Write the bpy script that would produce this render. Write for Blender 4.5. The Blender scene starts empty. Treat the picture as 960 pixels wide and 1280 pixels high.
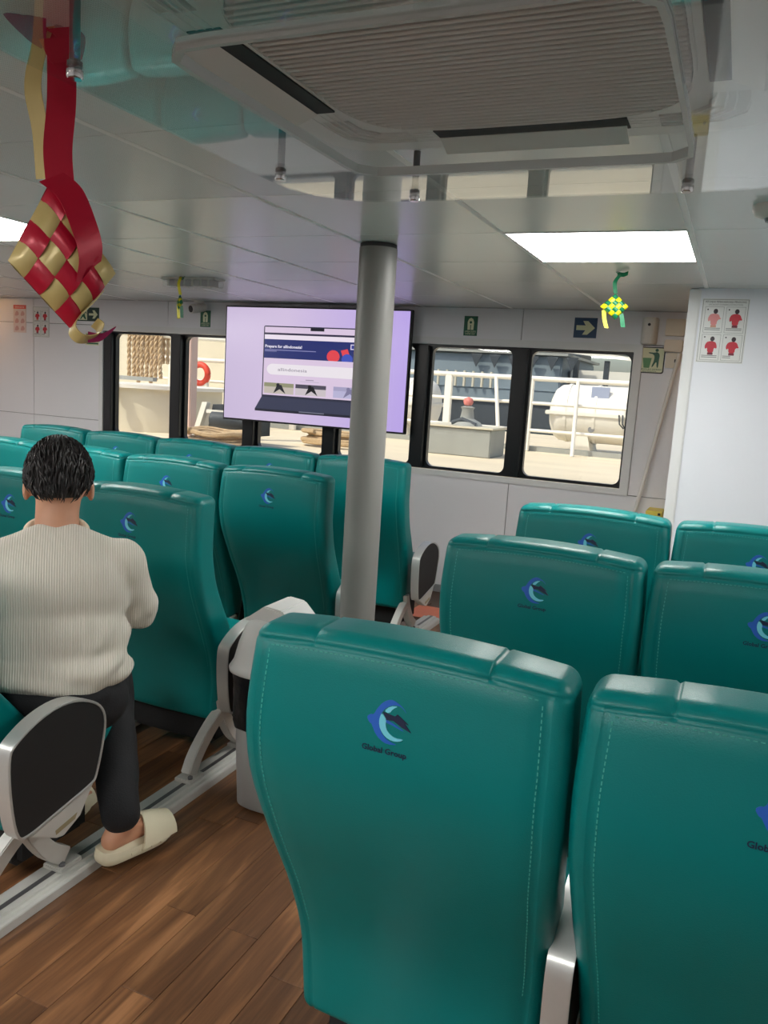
import bpy, bmesh, math, random
from mathutils import Vector, Matrix, noise
random.seed(7)
PI = math.pi
SC = bpy.context.scene
COL = SC.collection

# ------------------------------------------------------------------ camera
CAM_Z = 1.482
cam_d = bpy.data.cameras.new('camera')
cam = bpy.data.objects.new('camera', cam_d); COL.objects.link(cam)
cam_d.sensor_fit = 'VERTICAL'; cam_d.sensor_height = 36.0
cam_d.lens = 36.0 * 1009.22 / 1280.0
cam_d.clip_start = 0.02; cam_d.clip_end = 300
_r = (0.91412295, 0.40065483, 0.06208821)
_u = (-0.11863819, 0.11789774, 0.98591334)
_f = (-0.38769088, 0.90861203, -0.15530599)
cam.matrix_world = Matrix(((_r[0], _u[0], -_f[0], 0), (_r[1], _u[1], -_f[1], 0), (_r[2], _u[2], -_f[2], CAM_Z), (0, 0, 0, 1)))
SC.camera = cam

# ------------------------------------------------------------------ world, sun, exposure
world = bpy.data.worlds.new('world'); SC.world = world
world.use_nodes = True
bg = world.node_tree.nodes['Background']
sky = world.node_tree.nodes.new('ShaderNodeTexSky')
sky.sky_type = 'NISHITA'; sky.sun_disc = False
sky.sun_elevation = math.radians(52); sky.sun_rotation = math.radians(200)
sky.air_density = 1.0; sky.dust_density = 3.0
world.node_tree.links.new(sky.outputs[0], bg.inputs[0])
bg.inputs[1].default_value = 0.20
sun_d = bpy.data.lights.new('sun', 'SUN'); sun_d.energy = 3.4; sun_d.angle = math.radians(1.0)
sun_d.color = (1.0, 0.94, 0.82)
sun = bpy.data.objects.new('sun', sun_d); COL.objects.link(sun)
sun.rotation_euler = (math.radians(40), 0, math.radians(-38))
sun.location = (-6, -6, 12)
LAMP_L = 24.0          # radiance of the ceiling panel lights
VS = SC.view_settings
VS.view_transform = 'Standard'; VS.look = 'None'; VS.gamma = 1.0; VS.use_curve_mapping = False
VS.exposure = 0.0

# ------------------------------------------------------------------ helpers
def lin(c):
    return tuple(((v / 255.0) / 12.92 if v / 255.0 <= 0.04045 else ((v / 255.0 + 0.055) / 1.055) ** 2.4) for v in c)

MATS = {}
def mat(name, rgb, rough=0.5, metal=0.0, spec=0.5, var=0.0, vscale=8.0, bump=0.0, bscale=60.0, emit=0.0, stretch=None, coat=0.0):
    if name in MATS: return MATS[name]
    m = bpy.data.materials.new(name); m.use_nodes = True
    nt = m.node_tree; b = nt.nodes['Principled BSDF']
    c = lin(rgb) + (1,)
    b.inputs['Base Color'].default_value = c
    b.inputs['Roughness'].default_value = rough
    b.inputs['Metallic'].default_value = metal
    b.inputs['Specular IOR Level'].default_value = spec
    b.inputs['Coat Weight'].default_value = coat
    if emit:
        b.inputs['Emission Color'].default_value = c
        b.inputs['Emission Strength'].default_value = emit
    if var or bump:
        tc = nt.nodes.new('ShaderNodeTexCoord'); mp = nt.nodes.new('ShaderNodeMapping')
        nt.links.new(tc.outputs['Object'], mp.inputs[0])
        if stretch: mp.inputs['Scale'].default_value = stretch
    if var:
        n = nt.nodes.new('ShaderNodeTexNoise'); n.inputs['Scale'].default_value = vscale; n.inputs['Detail'].default_value = 5
        nt.links.new(mp.outputs[0], n.inputs['Vector'])
        rp = nt.nodes.new('ShaderNodeValToRGB')
        rp.color_ramp.elements[0].position = 0.3; rp.color_ramp.elements[1].position = 0.7
        rp.color_ramp.elements[0].color = tuple(v * (1 - var) for v in c[:3]) + (1,)
        rp.color_ramp.elements[1].color = tuple(min(1, v * (1 + var)) for v in c[:3]) + (1,)
        nt.links.new(n.outputs[0], rp.inputs[0]); nt.links.new(rp.outputs[0], b.inputs['Base Color'])
    if bump:
        n2 = nt.nodes.new('ShaderNodeTexNoise'); n2.inputs['Scale'].default_value = bscale; n2.inputs['Detail'].default_value = 3
        nt.links.new(mp.outputs[0], n2.inputs['Vector'])
        bp = nt.nodes.new('ShaderNodeBump'); bp.inputs['Strength'].default_value = bump; bp.inputs['Distance'].default_value = 0.01
        nt.links.new(n2.outputs[0], bp.inputs['Height']); nt.links.new(bp.outputs[0], b.inputs['Normal'])
    MATS[name] = m
    return m

def clear_mat(name, tint=(1, 1, 1), f0=0.045, rough=0.0):
    """clear sheet: transparent with Schlick reflection"""
    m = bpy.data.materials.new(name); m.use_nodes = True
    nt = m.node_tree; nt.nodes.clear()
    out = nt.nodes.new('ShaderNodeOutputMaterial'); mix = nt.nodes.new('ShaderNodeMixShader')
    tr = nt.nodes.new('ShaderNodeBsdfTransparent'); tr.inputs[0].default_value = tint + (1,)
    gl = nt.nodes.new('ShaderNodeBsdfGlossy'); gl.inputs['Roughness'].default_value = rough
    geo = nt.nodes.new('ShaderNodeNewGeometry')
    dot = nt.nodes.new('ShaderNodeVectorMath'); dot.operation = 'DOT_PRODUCT'
    nt.links.new(geo.outputs['Incoming'], dot.inputs[0]); nt.links.new(geo.outputs['Normal'], dot.inputs[1])
    def M(op, a, b=None):
        n = nt.nodes.new('ShaderNodeMath'); n.operation = op
        for i, v in enumerate((a, b)):
            if v is None: continue
            if isinstance(v, (int, float)): n.inputs[i].default_value = v
            else: nt.links.new(v, n.inputs[i])
        return n.outputs[0]
    a = M('ABSOLUTE', dot.outputs['Value']); o = M('SUBTRACT', 1.0, a); p = M('POWER', o, 5.0)
    fr = M('ADD', M('MULTIPLY', p, 1 - f0), f0)
    nt.links.new(fr, mix.inputs[0]); nt.links.new(tr.outputs[0], mix.inputs[1]); nt.links.new(gl.outputs[0], mix.inputs[2])
    nt.links.new(mix.outputs[0], out.inputs[0])
    MATS[name] = m
    return m

OFF = {}      # object name -> world offset of its local frame
class MB:
    def __init__(s): s.v = []; s.f = []
    def add(s, vs, fs):
        k = len(s.v); s.v += [tuple(p) for p in vs]; s.f += [tuple(i + k for i in f) for f in fs]; return s
    def box(s, x0, x1, y0, y1, z0, z1):
        vs = [(x, y, z) for z in (z0, z1) for y in (y0, y1) for x in (x0, x1)]
        return s.add(vs, [(0, 2, 3, 1), (4, 5, 7, 6), (0, 1, 5, 4), (2, 6, 7, 3), (0, 4, 6, 2), (1, 3, 7, 5)])
    def obox(s, c, ax, ay, az):
        c = Vector(c); ax = Vector(ax); ay = Vector(ay); az = Vector(az)
        vs = [c + ax * i + ay * j + az * k for k in (-1, 1) for j in (-1, 1) for i in (-1, 1)]
        return s.add(vs, [(0, 2, 3, 1), (4, 5, 7, 6), (0, 1, 5, 4), (2, 6, 7, 3), (0, 4, 6, 2), (1, 3, 7, 5)])
    def tube(s, pts, r, seg=8, cap=True):
        pts = [Vector(p) for p in pts]; n = len(pts)
        rs = r if isinstance(r, (list, tuple)) else [r] * n
        up = None; vs = []; fs = []
        for i, p in enumerate(pts):
            t = (pts[min(i + 1, n - 1)] - pts[max(i - 1, 0)])
            t = t.normalized() if t.length > 1e-9 else Vector((0, 0, 1))
            if up is None:
                a = Vector((0, 0, 1)) if abs(t.z) < 0.9 else Vector((1, 0, 0))
                up = (a - t * a.dot(t)).normalized()
            else:
                up = up - t * up.dot(t); up = up.normalized() if up.length > 1e-6 else t.orthogonal().normalized()
            w = t.cross(up)
            for j in range(seg):
                an = 2 * PI * j / seg
                vs.append(p + (up * math.cos(an) + w * math.sin(an)) * rs[i])
        for i in range(n - 1):
            for j in range(seg):
                a = i * seg + j; b = i * seg + (j + 1) % seg
                fs.append((a, b, b + seg, a + seg))
        if cap:
            fs.append(tuple(range(seg - 1, -1, -1))); fs.append(tuple(range((n - 1) * seg, n * seg)))
        return s.add(vs, fs)
    def lathe(s, prof, c=(0, 0, 0), seg=32, cap=True, sx=1, sy=1):
        vs = []; fs = []; n = len(prof)
        for r, z in prof:
            for j in range(seg):
                a = 2 * PI * j / seg; vs.append((c[0] + r * sx * math.cos(a), c[1] + r * sy * math.sin(a), c[2] + z))
        for i in range(n - 1):
            for j in range(seg):
                a = i * seg + j; b = i * seg + (j + 1) % seg
                fs.append((a, b, b + seg, a + seg))
        if cap:
            fs.append(tuple(range(seg - 1, -1, -1))); fs.append(tuple(range((n - 1) * seg, n * seg)))
        return s.add(vs, fs)
    def prism(s, poly, fn, a, b):
        """poly: 2-D outline, fn(u, v, w) -> 3-D; extruded from w=a to w=b"""
        n = len(poly)
        vs = [fn(u, v, a) for u, v in poly] + [fn(u, v, b) for u, v in poly]
        fs = [tuple(range(n - 1, -1, -1)), tuple(range(n, 2 * n))]
        for i in range(n):
            j = (i + 1) % n; fs.append((i, j, j + n, i + n))
        return s.add(vs, fs)
    def ring(s, outer, inner, fn, a, b):
        """frame between two outlines with the same number of points"""
        n = len(outer)
        vs = [fn(u, v, a) for u, v in outer] + [fn(u, v, a) for u, v in inner] + [fn(u, v, b) for u, v in outer] + [fn(u, v, b) for u, v in inner]
        fs = []
        for i in range(n):
            j = (i + 1) % n
            fs += [(i, j, j + n, i + n), (2 * n + i, 3 * n + i, 3 * n + j, 2 * n + j), (i, 2 * n + i, 2 * n + j, j), (n + i, n + j, 3 * n + j, 3 * n + i)]
        return s.add(vs, fs)
    def build(s, name, m, parent=None, origin=None, bevel=0.0, smooth=False, bseg=2):
        off = Vector(origin) if origin is not None else OFF.get(parent.name, Vector((0, 0, 0))) if parent is not None else Vector((0, 0, 0))
        me = bpy.data.meshes.new(name)
        me.from_pydata([tuple(Vector(p) - off) for p in s.v], [], s.f); me.update()
        bm = bmesh.new(); bm.from_mesh(me)
        bmesh.ops.recalc_face_normals(bm, faces=bm.faces)
        if bevel:
            es = [e for e in bm.edges if len(e.link_faces) == 2 and e.calc_face_angle(0) > 0.5]
            bmesh.ops.bevel(bm, geom=es, offset=bevel, segments=bseg, affect='EDGES', clamp_overlap=True)
        bm.to_mesh(me); bm.free()
        if smooth:
            me.polygons.foreach_set('use_smooth', [True] * len(me.polygons))
            try: me.set_sharp_from_angle(angle=math.radians(50))
            except Exception: pass
        me.materials.append(m)
        o = bpy.data.objects.new(name, me); COL.objects.link(o)
        if parent is not None: o.parent = parent; OFF[o.name] = off
        elif origin is not None: o.location = origin
        return o

def from_mesh(me, name, m, parent=None, loc=None):
    o = bpy.data.objects.new(name, me); COL.objects.link(o)
    if m: me.materials.clear(); me.materials.append(m)
    if parent is not None: o.parent = parent
    if loc is not None: o.location = loc
    return o

def tag(o, label=None, cat=None, group=None, kind=None):
    if label: o['label'] = label
    if cat: o['category'] = cat
    if group: o['group'] = group
    if kind: o['kind'] = kind
    return o

def thing(name, loc, label, cat, group=None, worldpts=True):
    o = bpy.data.objects.new(name, None); COL.objects.link(o); o.location = loc
    o.empty_display_size = 0.1
    if worldpts: OFF[o.name] = Vector(loc)
    return tag(o, label, cat, group)

def copy_tree(o, parent=None):
    c = o.copy(); COL.objects.link(c)
    if parent is not None: c.parent = parent
    for ch in list(o.children): copy_tree(ch, c)
    return c

def rrect(x0, x1, y0, y1, r, n=6):
    pts = []
    for cx, cy, a0 in ((x1 - r, y1 - r, 0), (x0 + r, y1 - r, 90), (x0 + r, y0 + r, 180), (x1 - r, y0 + r, 270)):
        for i in range(n + 1):
            a = math.radians(a0 + 90.0 * i / n); pts.append((cx + r * math.cos(a), cy + r * math.sin(a)))
    return pts

def rect_like(x0, x1, y0, y1, n=6):
    """points of a sharp rectangle, matched one to one with rrect()"""
    pts = []
    for cx, cy in ((x1, y1), (x0, y1), (x0, y0), (x1, y0)):
        pts += [(cx, cy)] * (n + 1)
    return pts

def smooth_poly(pts, it=2, closed=True):
    for _ in range(it):
        q = []; n = len(pts)
        rng = range(n) if closed else range(n - 1)
        for i in rng:
            a = pts[i]; b = pts[(i + 1) % n]
            q.append(tuple(a[k] * .75 + b[k] * .25 for k in range(len(a)))); q.append(tuple(a[k] * .25 + b[k] * .75 for k in range(len(a))))
        if not closed: q = [pts[0]] + q + [pts[-1]]
        pts = q
    return pts

def lerp_tab(tab, t):
    if t <= tab[0][0]: return tab[0][1]
    for (a, va), (b, vb) in zip(tab, tab[1:]):
        if t <= b:
            k = (t - a) / (b - a); k = k * k * (3 - 2 * k) * 0.35 + k * 0.65
            return va + (vb - va) * k
    return tab[-1][1]

def rbox(xs, ys, zs, r, deform):
    """rounded box whose surface grid uses the given coordinate lists, then deformed"""
    hx = (xs[0], xs[-1]); hy = (ys[0], ys[-1]); hz = (zs[0], zs[-1])
    bm = bmesh.new(); cache = {}
    def vert(i, j, k):
        key = (i, j, k)
        if key not in cache:
            p = Vector((xs[i], ys[j], zs[k]))
            q = Vector((min(max(p.x, hx[0] + r), hx[1] - r), min(max(p.y, hy[0] + r), hy[1] - r), min(max(p.z, hz[0] + r), hz[1] - r)))
            d = p - q
            if d.length > 1e-9: p = q + d.normalized() * r
            cache[key] = bm.verts.new(deform(p.x, p.y, p.z))
        return cache[key]
    I, J, K = len(xs) - 1, len(ys) - 1, len(zs) - 1
    for i in range(I):
        for k in range(K):
            for j in (0, J): bm.faces.new([vert(i, j, k), vert(i + 1, j, k), vert(i + 1, j, k + 1), vert(i, j, k + 1)])
    for i in range(I):
        for j in range(J):
            for k in (0, K): bm.faces.new([vert(i, j, k), vert(i + 1, j, k), vert(i + 1, j + 1, k), vert(i, j + 1, k)])
    for j in range(J):
        for k in range(K):
            for i in (0, I): bm.faces.new([vert(i, j, k), vert(i, j + 1, k), vert(i, j + 1, k + 1), vert(i, j, k + 1)])
    bmesh.ops.recalc_face_normals(bm, faces=bm.faces)
    me = bpy.data.meshes.new('rbox'); bm.to_mesh(me); bm.free()
    me.polygons.foreach_set('use_smooth', [True] * len(me.polygons))
    return me

def grid(a, b, n): return [a + (b - a) * i / n for i in range(n + 1)]
def rgrid(a, b, r, n, extra=()):
    g = [a, a + r * .18, a + r * .45, a + r * .75] + grid(a + r, b - r, n) + [b - r * .75, b - r * .45, b - r * .18, b] + list(extra)
    g = sorted(g); out = [g[0]]
    for v in g[1:]:
        if v - out[-1] > 1e-4: out.append(v)
    return out

_tc = {}
def text_geo(s, size=1.0, bold=0.0, xs=1.0):
    """flat text geometry: (verts2d, faces, width)"""
    key = (s, bold)
    if key not in _tc:
        cu = bpy.data.curves.new('txt', 'FONT'); cu.body = s; cu.size = 1.0; cu.resolution_u = 2; cu.offset = bold
        ob = bpy.data.objects.new('txt', cu); COL.objects.link(ob)
        dg = bpy.context.evaluated_depsgraph_get()
        me = bpy.data.meshes.new_from_object(ob.evaluated_get(dg))
        _tc[key] = ([(v.co.x, v.co.y) for v in me.vertices], [tuple(p.vertices) for p in me.polygons])
        bpy.data.meshes.remove(me); bpy.data.objects.remove(ob); bpy.data.curves.remove(cu)
    vs, fs = _tc[key]
    w = max(v[0] for v in vs) if vs else 0
    return [(v[0] * size * xs, v[1] * size) for v in vs], fs, w * size * xs

def add_text(mb, s, size, cx, cy, fn, bold=0.0, width=None, align='c'):
    vs, fs, w = text_geo(s, size, bold)
    k = (width / w) if width else 1.0
    x0 = cx - (w * k / 2 if align == 'c' else 0)
    mb.add([fn(x0 + v[0] * k, cy + v[1], 0) for v in vs], fs)

def disc(cx, cy, r, n=16, sx=1, sy=1): return [(cx + r * sx * math.cos(2 * PI * i / n), cy + r * sy * math.sin(2 * PI * i / n)) for i in range(n)]

# ------------------------------------------------------------------ materials
def leather_mat():
    m = mat('teal_leather', (0, 119, 118), rough=0.36, spec=0.3, var=0.06, vscale=3, bump=0.10, bscale=420)
    return m
M_LEATHER = leather_mat()
M_THREAD = mat('teal_thread', (70, 165, 155), rough=0.7)
M_ALU = mat('brushed_aluminium', (206, 208, 206), rough=0.36, metal=0.6, var=0.05, vscale=12)
M_ALU_PAINT = mat('silver_paint', (204, 204, 199), rough=0.45, metal=0.3, var=0.05, vscale=10)
M_BLACKPANEL = mat('black_armrest_panel', (28, 28, 29), rough=0.6, bump=0.15, bscale=500)
M_DARK = mat('dark_seat_pan', (24, 25, 26), rough=0.7)
M_LOGO_BLUE = mat('logo_blue', (28, 92, 190), rough=0.5)
M_LOGO_CYAN = mat('logo_cyan', (112, 205, 226), rough=0.5)
M_LOGO_NAVY = mat('logo_navy', (14, 24, 60), rough=0.5)
M_WHITEWALL = mat('white_wall_laminate', (231, 231, 235), rough=0.32, var=0.015, vscale=2, bump=0.02, bscale=8)
M_PARTITION = mat('white_partition_laminate', (230, 233, 240), rough=0.30, var=0.012, vscale=2)
M_TRIMWHITE = mat('white_trim', (225, 226, 226), rough=0.4)
M_SEAM = mat('grey_panel_joint', (140, 140, 145), rough=0.6)
M_FRAMEBLACK = mat('black_window_frame', (17, 19, 23), rough=0.32)
M_GLASS = clear_mat('window_glass', (0.96, 0.97, 0.96), 0.04)
M_ACRYL = clear_mat('clear_acrylic', (0.96, 0.975, 0.97), 0.045)
M_ACRYL_EDGE = mat('acrylic_edge', (196, 202, 200), rough=0.25, spec=0.6)
M_PILLAR = mat('grey_pillar_paint', (132, 131, 128), rough=0.42, var=0.03, vscale=4)
M_TBAR = mat('ceiling_t_bar', (246, 247, 245), rough=0.5)
M_ACWHITE = mat('ac_white_plastic', (228, 229, 226), rough=0.4)
M_ACGRILLE = mat('ac_grille_plastic', (214, 215, 212), rough=0.45)
M_ACDARK = mat('ac_slot_shade', (48, 52, 54), rough=0.6)
M_CHROME = mat('chrome', (200, 200, 200), rough=0.15, metal=1.0)
M_DKMETAL = mat('stud_grey_metal', (110, 110, 112), rough=0.4, metal=0.6)
M_WHITEP = mat('white_plastic', (225, 222, 215), rough=0.4)
M_CREAMP = mat('cream_plastic', (226, 216, 198), rough=0.4)
M_PAPER = mat('white_paper', (222, 224, 222), rough=0.35)
M_GREEN = mat('sign_green', (12, 92, 62), rough=0.4)
M_NAVY = mat('sign_blue', (24, 62, 98), rough=0.4)
M_SIGNPALE = mat('photoluminescent_pale', (222, 226, 190), rough=0.45)
M_INK = mat('black_ink', (28, 30, 32), rough=0.5)
M_GREYINK = mat('grey_ink', (120, 122, 124), rough=0.5)
M_RED = mat('poster_red', (196, 38, 58), rough=0.45)
M_REDPALE = mat('poster_pale_red', (222, 140, 140), rough=0.45)
M_FLESH = mat('poster_flesh', (205, 150, 130), rough=0.5)

def ceiling_mat(name, perforated):
    m = mat(name, (232, 236, 234), rough=0.27, spec=0.4, var=0.01, vscale=1.5)
    if perforated:
        nt = m.node_tree; b = nt.nodes['Principled BSDF']
        tc = nt.nodes.new('ShaderNodeTexCoord')
        vm = nt.nodes.new('ShaderNodeVectorMath'); vm.operation = 'MULTIPLY'; vm.inputs[1].default_value = (190, 190, 0)
        nt.links.new(tc.outputs['Object'], vm.inputs[0])
        fr = nt.nodes.new('ShaderNodeVectorMath'); fr.operation = 'FRACTION'; nt.links.new(vm.outputs[0], fr.inputs[0])
        sb = nt.nodes.new('ShaderNodeVectorMath'); sb.operation = 'DISTANCE'; sb.inputs[1].default_value = (0.5, 0.5, 0)
        nt.links.new(fr.outputs[0], sb.inputs[0])
        gt = nt.nodes.new('ShaderNodeMath'); gt.operation = 'GREATER_THAN'; gt.inputs[1].default_value = 0.27
        nt.links.new(sb.outputs['Value'], gt.inputs[0])
        mx = nt.nodes.new('ShaderNodeMix'); mx.data_type = 'RGBA'
        mx.inputs[6].default_value = lin((186, 190, 190)) + (1,); mx.inputs[7].default_value = lin((228, 232, 230)) + (1,)
        nt.links.new(gt.outputs[0], mx.inputs[0]); nt.links.new(mx.outputs[2], b.inputs['Base Color'])
        b.inputs['Roughness'].default_value = 0.32
    return m
M_CEIL = ceiling_mat('ceiling_laminate', False)
M_CEILP = ceiling_mat('ceiling_perforated', True)

def wood_mat():
    m = bpy.data.materials.new('brown_vinyl_plank'); m.use_nodes = True
    nt = m.node_tree; b = nt.nodes['Principled BSDF']; L = nt.links.new
    tc = nt.nodes.new('ShaderNodeTexCoord'); oi = nt.nodes.new('ShaderNodeObjectInfo')
    add = nt.nodes.new('ShaderNodeVectorMath'); add.operation = 'ADD'
    cmb = nt.nodes.new('ShaderNodeCombineXYZ')
    for k, mul in enumerate((13.0, 57.0, 31.0)):
        mm = nt.nodes.new('ShaderNodeMath'); mm.operation = 'MULTIPLY'; mm.inputs[1].default_value = mul
        L(oi.outputs['Random'], mm.inputs[0]); L(mm.outputs[0], cmb.inputs[k])
    L(tc.outputs['Object'], add.inputs[0]); L(cmb.outputs[0], add.inputs[1])
    mp = nt.nodes.new('ShaderNodeMapping'); mp.inputs['Scale'].default_value = (9.0, 0.9, 1.0); L(add.outputs[0], mp.inputs[0])
    n1 = nt.nodes.new('ShaderNodeTexNoise'); n1.inputs['Scale'].default_value = 1.6; n1.inputs['Detail'].default_value = 4; n1.inputs['Distortion'].default_value = 0.8
    L(mp.outputs[0], n1.inputs['Vector'])
    ml = nt.nodes.new('ShaderNodeMath'); ml.operation = 'MULTIPLY'; ml.inputs[1].default_value = 11.0; L(n1.outputs[0], ml.inputs[0])
    sn = nt.nodes.new('ShaderNodeMath'); sn.operation = 'SINE'; L(ml.outputs[0], sn.inputs[0])
    mr = nt.nodes.new('ShaderNodeMapRange'); mr.inputs[1].default_value = -1; mr.inputs[2].default_value = 1; L(sn.outputs[0], mr.inputs[0])
    mp2 = nt.nodes.new('ShaderNodeMapping'); mp2.inputs['Scale'].default_value = (120, 4, 1); L(add.outputs[0], mp2.inputs[0])
    n2 = nt.nodes.new('ShaderNodeTexNoise'); n2.inputs['Scale'].default_value = 1.0; n2.inputs['Detail'].default_value = 3; L(mp2.outputs[0], n2.inputs['Vector'])
    mixf = nt.nodes.new('ShaderNodeMix'); mixf.data_type = 'FLOAT'; mixf.inputs[0].default_value = 0.45
    L(mr.outputs[0], mixf.inputs[2]); L(n2.outputs[0], mixf.inputs[3])
    rp = nt.nodes.new('ShaderNodeValToRGB')
    e = rp.color_ramp.elements
    e[0].position = 0.12; e[0].color = lin((92, 60, 38)) + (1,)
    e[1].position = 0.85; e[1].color = lin((166, 118, 80)) + (1,)
    x = e.new(0.5); x.color = lin((132, 91, 59)) + (1,)
    L(mixf.outputs[0], rp.inputs[0])
    hs = nt.nodes.new('ShaderNodeHueSaturation'); L(rp.outputs[0], hs.inputs['Color'])
    vr = nt.nodes.new('ShaderNodeMapRange'); vr.inputs[3].default_value = 0.72; vr.inputs[4].default_value = 1.16
    L(oi.outputs['Random'], vr.inputs[0]); L(vr.outputs[0], hs.inputs['Value'])
    L(hs.outputs[0], b.inputs['Base Color'])
    b.inputs['Roughness'].default_value = 0.42
    bp = nt.nodes.new('ShaderNodeBump'); bp.inputs['Strength'].default_value = 0.12; bp.inputs['Distance'].default_value = 0.003
    L(n2.outputs[0], bp.inputs['Height']); L(bp.outputs[0], b.inputs['Normal'])
    return m
M_WOOD = wood_mat()

# ------------------------------------------------------------------ room shell
D = 5.519                   # front wall
ZC = 2.051                  # ceiling
XW0, XW1, YB = -7.6, 2.7, -2.6
WX, WW = -5.0197, 0.7222    # window band: first mullion, pitch
WZ0, WZ1 = 0.9146, 1.7745
W_L, W_R = WX - 0.05, WX + 6 * WW + 0.018

fl = MB().box(XW0, XW1, YB, D + .1, -0.12, -0.006).build('floor', mat('dark_floor_base', (86, 62, 46), rough=0.5, var=0.15, vscale=5), origin=(0, 2, -0.006))
tag(fl, kind='structure'); tag(fl, 'brown wood-look vinyl plank floor of the cabin')
# planks run towards the front wall
plank_len, plank_w = 0.912, 0.1
pm = MB().box(-plank_w / 2 + .0008, plank_w / 2 - .0008, -plank_len / 2 + .0008, plank_len / 2 - .0008, -0.006, 0.0).build('plank', M_WOOD, bevel=0.0006, bseg=1)
pm_mesh = pm.data; bpy.data.objects.remove(pm)
offs = {-1.36: 1.26, -1.26: 1.69, -1.06: 1.69}
ncol = 0
for i in range(24):
    x = -2.06 + 0.1 * i
    base = offs.get(round(x, 2), 0.8 + (i * 0.37) % plank_len)
    y = base + plank_len / 2
    while y - plank_len / 2 > 0.7: y -= plank_len
    while y - plank_len / 2 < 5.4:
        if y + plank_len / 2 < D - 0.01:
            o = bpy.data.objects.new('plank', pm_mesh); COL.objects.link(o); o.parent = fl
            o.location = (x, y - 2, 0.006)
        y += plank_len

def YX(u, v, w): return (u, w, v)       # wall plane: (x, z) at depth w

wall = bpy.data.objects.new('wall_front', None); COL.objects.link(wall); tag(wall, 'white laminate front wall around the row of windows', kind='structure')
# solid core with the window opening
core = MB()
core.box(XW0, XW1, D + .012, D + .12, -0.1, WZ0 - .03)
core.box(XW0, XW1, D + .012, D + .12, WZ1 + .03, ZC + .1)
core.box(XW0, W_L, D + .012, D + .12, WZ0 - .03, WZ1 + .03)
core.box(W_R, XW1, D + .012, D + .12, WZ0 - .03, WZ1 + .03)
core.build('wall_core', M_SEAM, wall)
G = .0025
def panel(x0, x1, z0, z1):
    MB().box(x0 + G, x1 - G, D, D + .012, z0 + G, z1 - G).build('wall_panel', M_WHITEWALL, wall, bevel=.0012, bseg=1)
xj = [XW0, -7.37, -5.88, -4.395, -2.908, -1.42, 0.068, 1.55, XW1]
LE, RE = W_L - .045, W_R + .055
top0 = WZ1 + .062
for a, b in zip(xj, xj[1:]): panel(a, b, top0, ZC)
for a, b in zip(xj[3:], xj[4:]): panel(a, b, 0.05, WZ0 - .055)
panel(LE, -4.395, 0.05, WZ0 - .055)
for a, b in ((XW0, -5.88), (-5.88, LE)):
    panel(a, b, 1.02, top0); panel(a, b, 0.05, 1.02)
panel(RE, 0.068, WZ0 - .055, top0); panel(0.068, 1.55, WZ0 - .055, top0); panel(1.55, XW1, WZ0 - .055, top0)
bb = MB().box(XW0, XW1, D - .012, D, 0, 0.05).build('baseboard_front', mat('grey_baseboard', (150, 150, 152), rough=0.5)); tag(bb, 'low grey baseboard along the front wall', kind='structure')

# window band
win = bpy.data.objects.new('window_1', None); COL.objects.link(win); tag(win, 'long band of six dark-framed windows looking onto the foredeck', kind='structure')
fr = MB()
hol = []
for k in range(6):
    c0 = WX + k * WW; c1 = c0 + WW
    a0 = W_L if k == 0 else c0; a1 = W_R if k == 5 else c1
    h0 = c0 + (0.055 if k == 0 else 0.068); h1 = c1 - (-0.004 if k == 5 else 0.066)
    hol.append((h0, h1))
    n = 6
    fr.ring(rect_like(a0, a1, WZ0 - .018, WZ1 + .018, n), rrect(h0, h1, WZ0 + .002, WZ1 - .002, .05, n), YX, D + .03, D + .075)
fr.build('frame', M_FRAMEBLACK, win)
for k in range(1, 6):
    x = WX + k * WW
    MB().box(x - .05, x + .05, D - .022, D + .03, WZ0 - .005, WZ1 + .005).build('mullion', M_FRAMEBLACK, win, bevel=.004)
MB().box(WX - .045, WX + .04, D - .01, D + .03, WZ0 - .005, WZ1 + .005).build('mullion', M_FRAMEBLACK, win, bevel=.004)
for h0, h1 in hol:
    MB().box(h0 - .02, h1 + .02, D + .05, D + .056, WZ0 - .01, WZ1 + .01).build('pane', M_GLASS, win)
tr = MB()
tr.ring([(RE, top0 + .004), (LE, top0 + .004), (LE, WZ0 - .06), (RE, WZ0 - .06)], [(W_R, WZ1 + .018), (W_L, WZ1 + .018), (W_L, WZ0 - .018), (W_R, WZ0 - .018)], YX, D - .014, D + .02)
tr.build('window_trim', M_TRIMWHITE, win, bevel=.003)

# other walls
for nm, a in (('wall_left', (XW0 - .1, XW0, YB, D + .1, -.1, ZC + .1)), ('wall_right', (XW1, XW1 + .1, YB, D + .1, -.1, ZC + .1)), ('wall_back', (XW0, XW1, YB - .1, YB, -.1, ZC + .1))):
    o = MB().box(*a).build(nm, M_WHITEWALL); tag(o, 'plain white cabin wall', kind='structure')
# partition on the right with its edge trim
PX, PY = -0.296, 4.39
pw = bpy.data.objects.new('wall_partition', None); COL.objects.link(pw); tag(pw, 'white partition wall with a pale corner trim', kind='structure')
MB().box(PX + .04, XW1, PY, PY + .06, 0, ZC).build('wall_panel', M_PARTITION, pw)
MB().box(PX, PX + .055, PY - .012, PY + .075, 0, ZC - .004).build('corner_trim', M_TRIMWHITE, pw, bevel=.006)

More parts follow.
